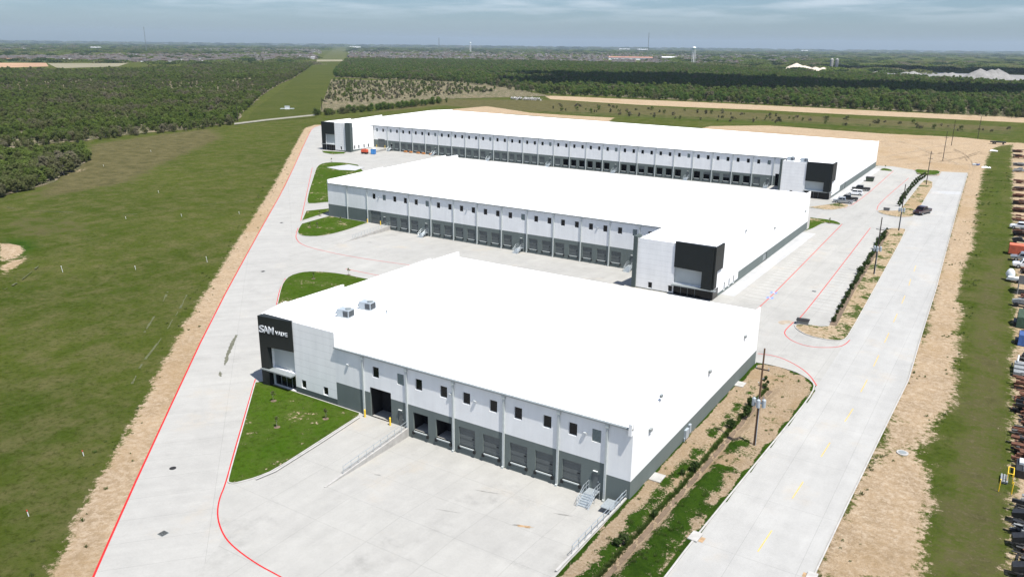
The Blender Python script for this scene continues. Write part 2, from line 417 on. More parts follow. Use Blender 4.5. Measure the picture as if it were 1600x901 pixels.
for q, k in zip(drypoly, (.85, .7, .45)): dry = np.maximum(dry, k*soft(sdf(q, X, Y), 14))
brown_verge = [G(1455, 800), G(1500, 600), G(1530, 400), G(1580, 400), G(1580, 905), G(1430, 905)]
dry = np.maximum(dry, .50*soft(sdf(brown_verge, X, Y), 4))
lush = np.zeros_like(soil)
for q, k in (([G(1523, 385), G(1540, 300), G(1556, 232), G(1574, 232), G(1581, 400), G(1530, 402)], .5), ([G(0, 368), G(60, 372), G(70, 385), G(38, 402), G(0, 408)], .75),
             ([G(500, 400), G(400, 470), G(340, 540), G(200, 800), G(150, 900), G(60, 905), G(120, 700), G(260, 470), G(360, 350), G(430, 260)], .33),
             ([G(1600, 214), G(1200, 194), G(900, 181), G(800, 172), G(900, 174), G(1200, 186), G(1600, 205)], .45)):
    lush = np.maximum(lush, k*soft(sdf(q, X, Y), 10))
Z = np.where(dp > 2.2, -2.6, -.06)
Z = np.where((X > -32.4) & (X < -25) & (Y < 128) & (Y > 30), -2.6, Z)
fieldh = (np.sin(X*.031+Y*.017)+np.sin(Y*.043-X*.02))*.12
Z = np.where((dp < -8) & (Z > -1), -.06-np.abs(fieldh)*np.clip((-dp-8)/20, 0, 1), Z)
sm = sdf(mound, X, Y); Z = np.where(sm > 0, Z+np.clip(sm*.35, 0, 1.8), Z)
# swale beside the verge on the east side and a low berm along the far sand track
nx, ny = len(xs), len(ys)
me = bpy.data.meshes.new('ground')
idx = np.arange(nx*ny).reshape(nx, ny)
quads = np.stack([idx[:-1, :-1], idx[1:, :-1], idx[1:, 1:], idx[:-1, 1:]], -1).reshape(-1, 4)
me.vertices.add(nx*ny); me.vertices.foreach_set('co', np.stack([X, Y, Z], -1).reshape(-1).astype(np.float32))
me.loops.add(quads.size); me.loops.foreach_set('vertex_index', quads.reshape(-1).astype(np.int32))
me.polygons.add(len(quads)); me.polygons.foreach_set('loop_start', (np.arange(len(quads))*4).astype(np.int32)); me.polygons.foreach_set('loop_total', np.full(len(quads), 4, np.int32))
me.update(calc_edges=True)
at = me.color_attributes.new('zones', 'FLOAT_COLOR', 'POINT')
at.data.foreach_set('color', np.stack([soil, lush, dry, np.ones_like(dry)], -1).reshape(-1).astype(np.float32))
me.materials.append(M_ground)
struct(link('ground', me))

# ------------------------------------------------------------------ east planting strip with its ditch
sx = np.arange(-33.0, -20.9, .35); sy = np.arange(30, 131.6, .5)
def lumpy0(x, y):
    r_ = np.random.default_rng(12); v = 0
    for k in range(9):
        a = r_.uniform(0, 6.28); f = r_.uniform(.09, .42); v = v+np.sin((x*math.cos(a)+y*math.sin(a))*f*6.28+r_.uniform(0, 6.28))
    return v/2.6
DITCH = [(-29.3, 30), (-28.9, 66), (-28.3, 85), (-28.0, 103), (-27.9, 116), (-27.6, 121)]
mb = MB(); SX, SY = np.meshgrid(sx, sy, indexing='ij')
ds = sdf(STRIP, SX, SY); dd = dist_line(DITCH, SX, SY)
def ditch_depth(d): return np.where(d < .45, -.50, np.where(d < 1.3, -.50*(1-(d-.45)/.85), 0))
nsy = len(sy)
hz = .09+ditch_depth(dd)*np.clip(ds/.6, 0, 1)+.03*np.sin(SX*2.1+SY*1.3)
vid = {}
me = bpy.data.meshes.new('planting_strip'); V = []; Fc = []
for i in range(len(sx)-1):
    for j in range(nsy-1):
        cx_, cy_ = sx[i]+.17, sy[j]+.25
        if ds[i, j] > -.25 and ds[i+1, j+1] > -.25 and ds[i+1, j] > -.25 and ds[i, j+1] > -.25:
            q = []
            for a, b in ((i, j), (i+1, j), (i+1, j+1), (i, j+1)):
                if (a, b) not in vid: vid[(a, b)] = len(V); V.append((a, b))
                q.append(vid[(a, b)])
            Fc.append(q)
VA = np.array(V); me.from_pydata([(sx[a], sy[b], float(hz[a, b])) for a, b in V], [], Fc)
at = me.color_attributes.new('zones', 'FLOAT_COLOR', 'POINT')
sd_ = dd[VA[:, 0], VA[:, 1]]; gx = SX[VA[:, 0], VA[:, 1]]; gy = SY[VA[:, 0], VA[:, 1]]; dedge = ds[VA[:, 0], VA[:, 1]]
lq = lumpy0(gx, gy)
lushm = .30+.95*np.exp(-((gx+26.2)/2.0)**2)*(gy < 93)+.75*np.exp(-((gx+30.3)/.9)**2)*(gy < 92)+.55*np.exp(-((gx+29.9)/.7)**2)*(gy > 92)*(gy < 118)+.9*np.exp(-((gy-98.5)/3.)**2)*np.exp(-((gx+26.3)/1.7)**2)
lushm = lushm+.22*lq+.8*(dedge < .5)
lushm = np.where((gx < -31.3) & (dedge > .5), .16+.12*lq, lushm); lushm = np.where(sd_ < .5, .0, lushm); lushm = np.where((sd_ > .45) & (sd_ < .8) & (gx < -28.2), 1.2, lushm)
lushm = np.clip(lushm*.74, 0, 1.2)
so = np.clip(1.0-lushm*.95, 0, 1)
at.data.foreach_set('color', np.stack([so, np.clip(lushm*1.2, 0, 1), np.zeros_like(so), np.ones_like(so)], -1).reshape(-1).astype(np.float32))
me.materials.append(M_stripg); me.polygons.foreach_set('use_smooth', [True]*len(me.polygons))
struct(link('planting_strip', me))
mb = MB(); line_mesh(mb, [(p[0]+.05, p[1]) for p in DITCH], .62, -.385)
M_mud = simple('grey_brown_ditch_mud', (.125, .09, .06), .95, .3, 1.5)
struct(mb.obj('ditch_bed', M_mud))

# ------------------------------------------------------------------ lawns and islands with kerbs
def island(name, ring, mat, kerb=True, h=.13, red=False):
    cx_ = sum(p[0] for p in ring)/len(ring); cy_ = sum(p[1] for p in ring)/len(ring)
    n = len(ring); ins = []
    area = sum(ring[i][0]*ring[(i+1) % n][1]-ring[(i+1) % n][0]*ring[i][1] for i in range(n))
    sg = 1 if area > 0 else -1
    for i in range(n):
        a = ring[i-1]; b = ring[(i+1) % n]; dx, dy = b[0]-a[0], b[1]-a[1]; l = math.hypot(dx, dy) or 1
        ins.append((ring[i][0]-dy/l*.17*sg, ring[i][1]+dx/l*.17*sg))
    mb = MB()
    for i in range(n):
        j = (i+1) % n
        mb.poly([(*ring[i], 0.), (*ring[j], 0.), (*ring[j], h), (*ring[i], h)]); mb.poly([(*ring[i], h), (*ring[j], h), (*ins[j], h), (*ins[i], h)])
    k = struct(mb.obj('kerb', M_kerb))
    return struct(MB().sheet([ins], h-.01).obj(name, mat))
LAWN1 = [(-95.2, 78.4), *smooth_line(P_((398, 598), (372, 690), (355, 750), (356, 755), (365, 756), (378, 753), (400, 747), (430, 735), (500, 690), (562, 650)), 1), (-75.4, 78.4)]
LAWN1[0] = (-95.9, 78.5)
LAWN2 = [(-95.6, 100), (-95.6, 122)] + smooth_line(P_((620, 452), (600, 440), (568, 435), (545, 430), (520, 426), (490, 424), (470, 425.5), (452, 431), (442, 441), (437, 456), (433, 475)), 1)
LAWN3 = [(-179.2, 177.0), (-163.4, 177.0)] + smooth_line(P_((574, 348.6), (545, 359), (520, 366), (500, 369.5), (480, 370), (468, 367.5), (464, 363), (467, 356), (471, 350)), 1)
LAWN4 = P_((472, 345), (478, 330), (515, 326), (515, 331)); 
LAWN5 = [(-179.8, 205)] + smooth_line(P_((560, 258), (540, 254.5), (520, 253.8), (505, 255), (495, 260), (490, 275), (482, 300), (479, 316), (484, 319), (514, 316)), 1) + [(-179.8, 188)]
LAWN6 = P_((503, 236), (505, 239), (520, 241.5), (538, 240.5), (541, 238))
ISL1 = smooth_ring(P_((1241, 507), (1243, 514), (1262, 525), (1300, 532.5), (1318, 532.5), (1327, 524), (1370, 446), (1417, 360), (1412, 357), (1385, 356.5), (1379, 368), (1350, 412), (1303, 505), (1290, 511), (1260, 507)), 1)
ISL2 = smooth_ring(P_((1370, 328.5), (1373, 333), (1395, 338.5), (1415, 340), (1430, 338), (1445, 312), (1461, 286), (1448, 281), (1441, 283), (1424, 305), (1406, 328), (1395, 330)), 1)
ISL3 = smooth_ring(P_((1427, 264.5), (1433, 271.5), (1447, 273.8), (1467, 273.2), (1470, 267), (1450, 266)), 1)
BL2 = [(-50.6, 246), (-50.6, 240)] + smooth_line(P_((1271, 357), (1288, 348), (1300, 349.5), (1315, 352), (1312, 348), (1300, 344), (1265, 340)), 1)
BL3 = smooth_line(P_((1262, 324), (1295, 329), (1318, 326), (1330, 321), (1310, 317), (1298, 319)), 1)
BL4 = smooth_ring(P_((1373, 266), (1380, 262.5), (1392, 265), (1396, 268), (1384, 267)), 1)
for nm, r_, m_ in (('lawn', LAWN1, M_lawn), ('lawn', LAWN2, M_lawn), ('lawn', LAWN3, M_lawn), ('lawn', LAWN4, M_lawn), ('lawn', LAWN5, M_lawn), ('lawn', LAWN6, M_lawn),
                   ('parking_island', ISL1, M_isle), ('parking_island', ISL2, M_isle), ('parking_island', ISL3, M_lawn), ('lawn', BL2, M_lawn), ('parking_island', BL3, M_isle), ('lawn', BL4, M_lawn)):
    island(nm, r_, m_)
# kerb along the strip
mb = MB(); kp = smooth_line([(-24.6, 30)] + P_((1040, 901), (1080, 848), (1160, 750), (1230, 665), (1262, 625), (1273, 606), (1270, 597), (1250, 584), (1230, 577), (1205, 570.5), (1183, 567)), 1)
L_, R_ = ribbon(kp, .2, .15)
for i in range(len(kp)-1):
    mb.poly([R_[i], R_[i+1], L_[i+1], L_[i]]); mb.poly([(*R_[i][:2], 0), (*R_[i+1][:2], 0), R_[i+1], R_[i]])
struct(mb.obj('kerb', M_kerb))
# east road: low kerb on its far side
mb = MB(); kp = [(-11.5, 60)] + P_((1271, 901), (1321, 795), (1376, 682), (1419, 595), (1441, 520), (1463, 450), (1476, 400), (1499, 315), (1512, 272))
L_, R_ = ribbon(kp, .18, .12)
for i in range(len(kp)-1):
    mb.poly([R_[i], R_[i+1], L_[i+1], L_[i]]); mb.poly([(*L_[i][:2], 0), L_[i], L_[i+1], (*L_[i+1][:2], 0)])
struct(mb.obj('kerb', M_kerb))

# ------------------------------------------------------------------ painted markings
mb = MB(); line_mesh(mb, smooth_line(RED_L, 1), .24, .012); struct(mb.obj('red_kerb_line', M_red))
mb = MB(); line_mesh(mb, smooth_line(P_((399, 592), (385, 640), (366, 705), (352, 757), (342, 780), (339, 806), (347, 832), (362, 852), (400, 880), (440, 901), (480, 925)), 2), .17, .012); struct(mb.obj('red_kerb_line', M_red))
mb = MB()
for q in (P_((432, 476), (437, 452), (446, 435)), P_((463, 365), (462, 372), (470, 382), (500, 391), (560, 403), (640, 414)), P_((463, 364), (466, 356)), P_((488, 262), (470, 345)), P_((540, 420), (600, 432)),
          P_((1184, 482), (1210, 458), (1316, 350)), P_((1245, 502), (1270, 473), (1360, 356)), P_((1240, 503), (1226, 516), (1226, 523), (1238, 533), (1265, 542), (1300, 543), (1318, 540), (1328, 531)),
          P_((1184, 552), (1215, 556), (1245, 570), (1265, 585), (1276, 602)), P_((1300, 328), (1333, 323), (1396, 267)), P_((1370, 328), (1373, 318), (1420, 278)), P_((1428, 265), (1433, 271.3), (1447, 274.6), (1467, 274.2))):
    line_mesh(mb, smooth_line(q, 2), .17, .012)
struct(mb.obj('red_fire_lane_line', M_redf))
for i, (a, b) in enumerate((((1184, 861), (1206, 828)), ((1238, 778), (1255, 752)), ((1283, 713), (1297, 691)), ((1320, 658), (1333, 638)), ((1345, 612), (1355, 593)), ((1365, 572), (1373, 555)), ((1382, 535), (1389, 520)), ((1396, 503), (1402, 490)), ((1409, 474), (1414, 462)), ((1420, 446), (1423, 436)), ((1428, 424), (1431, 415)))):
    mb = MB(); line_mesh(mb, P_(a, b), .13, .012); struct(mb.obj('lane_dash', M_yel))
mb = MB()
for k in range(34):                                   # stalls along the second building's east side and facing the island
    y = 166+k*2.55
    if y < 246: mb.poly([(-45.9, y, .008), (-41.4-(y-166)*.022, y, .008), (-41.4-(y-166)*.022, y+.1, .008), (-45.9, y+.1, .008)])
    xx = -32.0-(y-157)*.033
    if 158 < y < 256: mb.poly([(xx, y, .008), (xx+4.6, y, .008), (xx+4.6, y+.1, .008), (xx, y+.1, .008)])
for k in range(24):
    y = 304+k*2.6
    mb.poly([(-50.5, y, .008), (-45.6, y, .008), (-45.6, y+.12, .008), (-50.5, y+.12, .008)])
    xx = -37.8-(y-300)*.02
    if y > 296 and y < 350: mb.poly([(xx, y, .008), (xx+4.4, y, .008), (xx+4.4, y+.12, .008), (xx, y+.12, .008)])
struct(mb.obj('parking_stall_line', M_wht))
for u, v in ((1209, 457), (1203, 465)):
    x, y = G(u, v); mb = MB(); mb.poly([(x-.7, y-.6, .009), (x+.7, y-.6, .009), (x+.7, y+.6, .009), (x-.7, y+.6, .009)])
    mb.bar((x, y, .014), (x, y, .016), .32, n=10, mi=1)
    struct(mb.obj('accessible_stall_mark', [M_blu, M_wht]))
# pale sidewalks beside the buildings
M_walk = concrete('pale_walk_concrete', (.35, .352, .35), (1.6, 1.6), 0, .3)
outline('sidewalk', [[(-50.75, 166), (-47.7, 166), (-47.0, 240), (-50.75, 240)]], .006, M_walk)
outline('sidewalk', [[(-55.8, 300), (-53.2, 300), (-52.6, 394), (-55.8, 394)]], .006, M_walk)
outline('road_patch', [P_((1457, 298), (1502, 299.5), (1500.5, 304), (1454, 302.5))], .010, M_walk)
outline('pavement_patch', [P_((510, 262), (545, 257.5), (570, 262), (555, 267), (530, 266))], .15, M_walk)
# sandy patch by the yard edge and wheel ruts in the field
M_rut = simple('grey_wheel_rut', (.075, .082, .035), 1., .3, 1.5)
for pts_ in (((292, 460), (283, 478), (268, 502), (250, 532), (222, 566), (210, 590), (205, 604)), ((262, 455), (250, 480), (236, 502), (225, 520)), ((0, 322), (60, 330), (120, 331), (200, 337), (300, 322), (390, 312)), ((60, 415), (30, 440), (0, 455))):
    q = smooth_line(P_(*pts_), 2); mb = MB()
    for i in range(len(q)-1):
        if random.random() < .5: line_mesh(mb, [q[i], ((q[i][0]+q[i+1][0])/2+random.uniform(-.15, .15), (q[i][1]+q[i+1][1])/2), q[i+1]], random.uniform(.15, .5), -.03)
    struct(mb.obj('wheel_rut', M_rut))
M_track = simple('dark_tan_vehicle_track', (.25, .185, .115), 1., .3, .6); M_trackl = simple('pale_tan_vehicle_track', (.37, .29, .20), 1., .3, .6)
for n_, pts_ in enumerate((((1378, 246), (1420, 238), (1470, 226), (1520, 222)), ((1385, 252), (1440, 243), (1490, 236), (1540, 240)), ((1378, 230), (1430, 216), (1495, 214)), ((1400, 258), (1450, 255), (1500, 248), (1535, 236)), ((1376, 222), (1400, 218), (1440, 232), (1500, 258)), ((1515, 275), (1520, 255), (1500, 235), (1450, 222)))):
    q = smooth_line(P_(*pts_), 3)
    for off in (-.8, .8):
        mb = MB(); L_, R_ = ribbon(q, abs(off)*2, .0); qq = [p[:2] for p in (L_ if off > 0 else R_)]
        for i in range(len(qq)-1):
            if random.random() < .7: line_mesh(mb, [qq[i], ((qq[i][0]+qq[i+1][0])/2+random.uniform(-.1, .1), (qq[i][1]+qq[i+1][1])/2), qq[i+1]], random.uniform(.2, .55), -.04)
        if mb.v: struct(mb.obj('vehicle_track', M_track if n_ % 2 else M_trackl))
# stains on the drive
M_stain = simple('green_grey_seep_stain', (.10, .10, .07), .9, .35, 2)
M_rust = simple('rusty_dirt_stain', (.30, .20, .11), .9, .35, 2)
def blob(name, pts, z, mat):
    ring = []
    pts = smooth_ring(pts, 1); n = len(pts)
    for i in range(n):
        a, b = pts[i], pts[(i+1) % n]
        for k in range(4):
            f_ = k/4; j = random.uniform(-.09, .09); ring.append((a[0]*(1-f_)+b[0]*f_+j, a[1]*(1-f_)+b[1]*f_+j))
    return struct(MB().sheet([ring], z).obj(name, mat))
blob('water_stain', P_((353, 571), (349, 568), (354, 550), (361, 534), (368, 523), (372, 523), (367, 535), (359, 552)), .010, M_stain)
for q in (((1170, 452), (1190, 446), (1200, 452), (1180, 458)), ((745, 715), (800, 700), (830, 712), (800, 735), (750, 730))):
    pass
blob('water_stain', P_((341, 586), (343, 579), (347, 582), (346, 589)), .010, M_stain)
blob('dirt_stain', P_((808, 818), (826, 820), (834, 826), (826, 829), (812, 824)), -.3, M_rust) if False else None
blob('dirt_stain', P_((1214, 503), (1222, 500), (1238, 501), (1239, 505), (1228, 505), (1222, 508)), .010, simple('pale_washed_soil', (.30, .25, .19), .95, .2, 1))

# ------------------------------------------------------------------ wall builder
def wall(mb, p0, p1, z0, z1, bands, holes=(), reveal=.22, z1b=None, into=None):
    """vertical wall from p0 to p1 (plan); bands [(ztop, mat index)], holes (u0,u1,z0,z1); top may slope to z1b"""
    p0 = Vector((*p0, 0)); p1 = Vector((*p1, 0)); L = (p1-p0).length; d = (p1-p0)/L
    nrm = Vector((d.y, -d.x, 0)); back = -nrm*reveal
    us = sorted({0., L, *[h[0] for h in holes], *[h[1] for h in holes]})
    zs = sorted({z0, z1, *[h[2] for h in holes], *[h[3] for h in holes], *[b[0] for b in bands if z0 < b[0] < z1]})
    zs = [z for z in zs if z0 <= z <= z1]
    def top(u): return z1 if z1b is None else z1+(z1b-z1)*u/L
    for a, b in zip(us, us[1:]):
        if b-a < 1e-5: continue
        for c, e in zip(zs, zs[1:]):
            if e-c < 1e-5: continue
            mu, mz = (a+b)/2, (c+e)/2
            if any(h[0] < mu < h[1] and h[2] < mz < h[3] for h in holes): continue
            mi = next((bm for bt, bm in bands if mz < bt), bands[-1][1])
            ea, eb = (top(a), top(b)) if e == z1 else (e, e)
            mb.poly([p0+d*a+Vector((0, 0, c)), p0+d*b+Vector((0, 0, c)), p0+d*b+Vector((0, 0, eb)), p0+d*a+Vector((0, 0, ea))], mi)
    for h in holes:
        mi = next((bm for bt, bm in bands if (h[2]+h[3])/2 < bt), bands[-1][1])
        A, B_, C_, D_ = [p0+d*u+Vector((0, 0, z)) for u, z in ((h[0], h[2]), (h[1], h[2]), (h[1], h[3]), (h[0], h[3]))]
        for q, r_ in ((A, B_), (B_, C_), (C_, D_), (D_, A)): mb.poly([q, q+back, r_+back, r_], mi)
    return mb
def frame_of(p0, p1):
    p0 = Vector((*p0, 0)); p1 = Vector((*p1, 0)); d = (p1-p0).normalized(); nrm = Vector((d.y, -d.x, 0))
    return Matrix(((d.x, -nrm.x, 0, p0.x), (d.y, -nrm.y, 0, p0.y), (0, 0, 1, 0), (0, 0, 0, 1)))   # local: x along wall, y into the building, z up
def lbox(M, a0, a1, b0, b1, c0, c1, mi=0, mb=None):
    mb = mb or MB(); return mb.box(a0, a1, b0, b1, c0, c1, mi, M)
def window(par, M, u, z0, z1, w=1.2, kind='glass'):
    f = lbox(M, u-w/2, u-w/2+.07, .10, .20, z0, z1)
    lbox(M, u+w/2-.07, u+w/2, .10, .20, z0, z1, mb=f); lbox(M, u-w/2+.07, u+w/2-.07, .10, .20, z0, z0+.07, mb=f); lbox(M, u-w/2+.07, u+w/2-.07, .10, .20, z1-.07, z1, mb=f)
    if kind == 'glass':
        o = f.obj('window', M_frame, par); lbox(M, u-w/2+.07, u+w/2-.07, .15, .18, z0+.07, z1-.07).obj('pane', M_glass, o)
    else:
        for k in range(9):
            zz = z0+.1+k*(z1-z0-.2)/9; lbox(M, u-w/2+.07, u+w/2-.07, .08, .19, zz, zz+.09, mb=f)
        f.box(u-w/2+.07, u+w/2-.07, .19, .21, z0+.07, z1-.07, 0, M)
        f.obj('louvre', M_louv, par)
def dock_door(par, M, u, z0, z1, open_=False, half=0., w=2.6):
    mb = MB()
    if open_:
        mb.box(u-w/2-.02, u+w/2+.02, 2.5, 2.6, z0, z1, 0, M); mb.box(u-w/2-.02, u+w/2+.02, .2, 2.5, z0-.04, z0-.004, 0, M); mb.box(u-w/2-.1, u-w/2-.02, .23, 2.5, z0, z1, 0, M); mb.box(u+w/2+.02, u+w/2+.1, .23, 2.5, z0, z1, 0, M); mb.box(u-w/2, u+w/2, .23, 2.5, z1, z1+.05, 0, M)  # box behind the opening: its unlit depth is painted near-black
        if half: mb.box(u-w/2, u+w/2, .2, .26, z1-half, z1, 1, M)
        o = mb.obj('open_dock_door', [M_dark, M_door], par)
    else:
        n = 5; hh = (z1-z0)/n
        for k in range(n): mb.box(u-w/2, u+w/2, .14+.03*(k % 2), .22, z0+k*hh+.015, z0+(k+1)*hh-.015, 0, M)
        mb.box(u-w/2, u+w/2, .2, .24, z0, z1, 0, M)
        mb.box(u+w/2-.55, u+w/2-.2, .12, .14, z0+hh*2.3, z0+hh*2.6, 1, M)
        o = mb.obj('dock_door', [M_door, M_rubber], par)
    return o
def lamp(par, M, u, z):
    mb = lbox(M, u-.2, u+.2, -.2, -.02, z-.1, z+.12); mb.box(u-.12, u+.12, -.24, -.2, z-.05, z+.08, 0, M); mb.obj('wall_lamp', M_lamp, par)
def person_door(par, M, u, z0, z1, w=1.05, open_=False):
    o = lbox(M, u-w/2, u+w/2, .06, .12, z0, z1).obj('entry_door', M_dark if open_ else M_door, par)  # an open doorway is a leaf painted near-black for the shade inside
    mb = lbox(M, u+w/2-.18, u+w/2-.08, .0, .055, z0+1.0, z0+1.15); mb.obj('handle', M_galv, o)
    lbox(M, u-.3, u+.3, -.2, -.01, z1+.35, z1+.42).obj('door_lamp', M_pale, par)

def office_front(par, p0, p1, top, base_z, box_u, box_z, leg_u, can_z, bulge=(0, 0), win_u=(), win_z=(1.05, 2.4), gray_top=.95, side=None, letters=False):
    """the cladded corner: black angled box with one leg, pale panel, canopy and dark entry. box_u in metres along p0->p1"""
    M = frame_of(p0, p1); L = (Vector(p1)-Vector(p0)).length
    u0, u1 = box_u; zb, zt = box_z; l0, l1 = leg_u
    pu0, pu1 = (u0, l0) if l0 > (u0+u1)/2 else (l1, u1)          # opening beside the leg
    ent = (pu0+.02, pu1-.02, base_z, can_z-.1); pan = (pu0+.02, pu1-.02, can_z+.25, zb)
    holes = [ent, pan]+[(u-.5, u+.5, win_z[0], win_z[1]) for u in win_u]
    mb = MB(); wall(mb, p0, p1, base_z-.3, top, [(gray_top, 1), (99, 0)], holes, reveal=.9 if False else .5)
    mb.obj('front_wall', [M_whites, M_gray2], par)
    # box: plan quad bulging forward by bulge[0] at u0, bulge[1] at u1
    a = M @ Vector((u0, -bulge[0], 0)); b = M @ Vector((u1, -bulge[1], 0)); c = M @ Vector((u1, .3, 0)); d = M @ Vector((u0, .3, 0))
    mb = MB(); mb.slab([a, b, c, d], zb, zt)
    fa = lambda u: -(bulge[0]+(bulge[1]-bulge[0])*(u-u0)/(u1-u0))
    q = [M @ Vector(v) for v in ((l0, fa(l0), 0), (l1, fa(l1), 0), (l1, .3, 0), (l0, .3, 0))]
    mb.slab(q, can_z if leg_u[0] > (u0+u1)/2 else base_z, zb)
    if side:        # wrap on the side wall
        s0, s1, zs_, dx = side
        mb.box(s0[0], s0[0]+dx, s0[1], s1, zs_, zt-.01)
        mb.box(s0[0], s0[0]+dx-.02, s0[1], s0[1]+1.8, can_z+.3, zs_)
    mb.obj('black_box_cladding', M_black, par)
    if side:
        mb = lbox(M, l0-.05, L+.03, -.03, .3, base_z, can_z-.13); mb.box(s0[0]-.3, s0[0]+.03, s0[1]+.65, s0[1]+4.2, base_z, can_z-.13); mb.obj('corner_glass', M_glass, par)
    lbox(M, pan[0], pan[1], .42, .48, pan[2], pan[3]).obj('pale_panel', M_panelglass, par)
    o = lbox(M, min(pu0, l0)-.1, max(pu1, l1)+(.9 if side else .05), -1.15, -.02, can_z-.10, can_z+.10).obj('canopy', M_trim, par)
    mb = lbox(M, ent[0], ent[1], .44, .48, ent[2], ent[3])
    mb.obj('entry_glass', M_glass, par)
    mb = MB()
    for k in range(5):
        uu = ent[0]+k*(ent[1]-ent[0]-.08)/4; mb.box(uu, uu+.08, .38, .435, ent[2], ent[3], 0, M)
    mb.obj('entry_frame', M_trim, par)
    for u in win_u: window(par, M, u, win_z[0], win_z[1], 1.0)
    if letters:
        for txt, u_a, u_b, zz, hh, bold, sh in (('S', .45, 1.40, zt-2.6, 1.15, .012, .15), ('A', 1.30, 2.25, zt-2.6, 1.15, .012, -.25), ('M', 2.27, 3.25, zt-2.6, 1.15, .012, 0), ('VALVE', 3.60, 5.85, zt-2.55, .62, .0, 0)):
            cu = bpy.data.curves.new('sign_letters', 'FONT'); cu.body = txt; cu.size = 1; cu.extrude = .05; cu.offset = bold; cu.resolution_u = 4
            tmp = bpy.data.objects.new('t', cu); col.objects.link(tmp)
            dg = bpy.context.evaluated_depsgraph_get(); me = bpy.data.meshes.new_from_object(tmp.evaluated_get(dg)); bpy.data.objects.remove(tmp)
            me.materials.clear(); me.materials.append(M_white_letter)
            xs_ = [v.co.x for v in me.vertices]; ys_ = [v.co.y for v in me.vertices]; xa, xb, ya, yb_ = min(xs_), max(xs_), min(ys_), max(ys_)
            for v in me.vertices:
                x, y_, z_ = v.co; gy_ = (y_-ya)/(yb_-ya)-.5; xx = u_a+(x-xa)/(xb-xa)*(u_b-u_a)+sh*gy_*.6
                v.co = M @ Vector((xx, fa(xx)-.06-z_, zz+(y_-ya)/(yb_-ya)*hh))
            link('sign_letters', me, par)
    return M

def building(name, label, y, xw, xe, yb, bays, x0, n, eave, floor, z_gray, court_z, parapet_w, parapet_e, back_z):
    b = thing(name, label, 'warehouse')
    return b

def downspout(par, x, y, z0, z1):
    mb = MB().box(x-.13, x+.13, y-.22, y-.01, z0+.15, z1-.55); mb.box(x-.22, x+.22, y-.3, y-.01, z1-.55, z1-.05); mb.box(x-.13, x+.13, y-.42, y-.22, z0+.02, z0+.3)
    mb.obj('downspout', M_down, par)

def dock_face(par, y, x0, x1, cols, wins, doors, drive, pdoors, eave, floor, zg, zc, gut=True, gray_low=None, lamps=()):
    """dock wall at plane y; wins (x, 'g'/'l'), doors (x, open)"""
    wz0, wz1 = eave-2.93, eave-1.27
    holes = [(x-.6-x0, x+.6-x0, wz0, wz1) for x, k in wins]
    holes += [(x-1.3-x0, x+1.3-x0, floor, floor+2.75) for x, o_ in doors]
    holes += [(a-x0, b-x0, floor, floor+h) for a, b, h, o_ in drive]
    holes += [(x-.53-x0, x+.53-x0, floor, floor+2.1) for x, o_ in pdoors]
    mb = MB()
    bands = [(zg, 1), (99, 0)]
    segs = [(x0, x1, bands)] if not gray_low else [(x0, gray_low[0], bands), (gray_low[0], x1, [(gray_low[1], 1), (99, 0)])]
    for a, b_, bd in segs:
        hh = [(h[0]-(a-x0), h[1]-(a-x0), h[2], h[3]) for h in holes if a-x0 <= (h[0]+h[1])/2 < b_-x0]
        wall(mb, (a, y), (b_, y), zc-.4, eave, bd, hh, .25)
    mb.obj('dock_wall', [M_white, M_gray], par)
    M = frame_of((x0, y), (x1, y))
    for x, k in wins: window(par, M, x-x0, wz0, wz1, 1.2, 'glass' if k == 'g' else 'louvre')
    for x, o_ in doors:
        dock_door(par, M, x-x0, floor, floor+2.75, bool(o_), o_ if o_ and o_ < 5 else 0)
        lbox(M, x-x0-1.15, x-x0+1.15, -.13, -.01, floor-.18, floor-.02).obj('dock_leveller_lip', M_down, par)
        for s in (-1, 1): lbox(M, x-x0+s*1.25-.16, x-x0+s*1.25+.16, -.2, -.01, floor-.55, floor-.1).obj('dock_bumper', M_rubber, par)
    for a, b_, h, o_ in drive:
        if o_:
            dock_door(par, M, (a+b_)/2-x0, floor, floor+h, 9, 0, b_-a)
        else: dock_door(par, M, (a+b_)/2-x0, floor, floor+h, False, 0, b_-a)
    for x, o_ in pdoors: person_door(par, M, x-x0, floor, floor+2.1, open_=o_)
    mb = MB().box(x0+.05, x1-.02, y-.34, y+.05, eave-.04, eave+.14); mb.obj('gutter', M_trim, par)
    for x in cols: downspout(par, x, y, zc if not (drive and any(abs(x-a) < 0 for a, *_ in drive)) else floor, eave)
    for x in lamps: lamp(par, M, x-x0, eave-2.1)
    return M

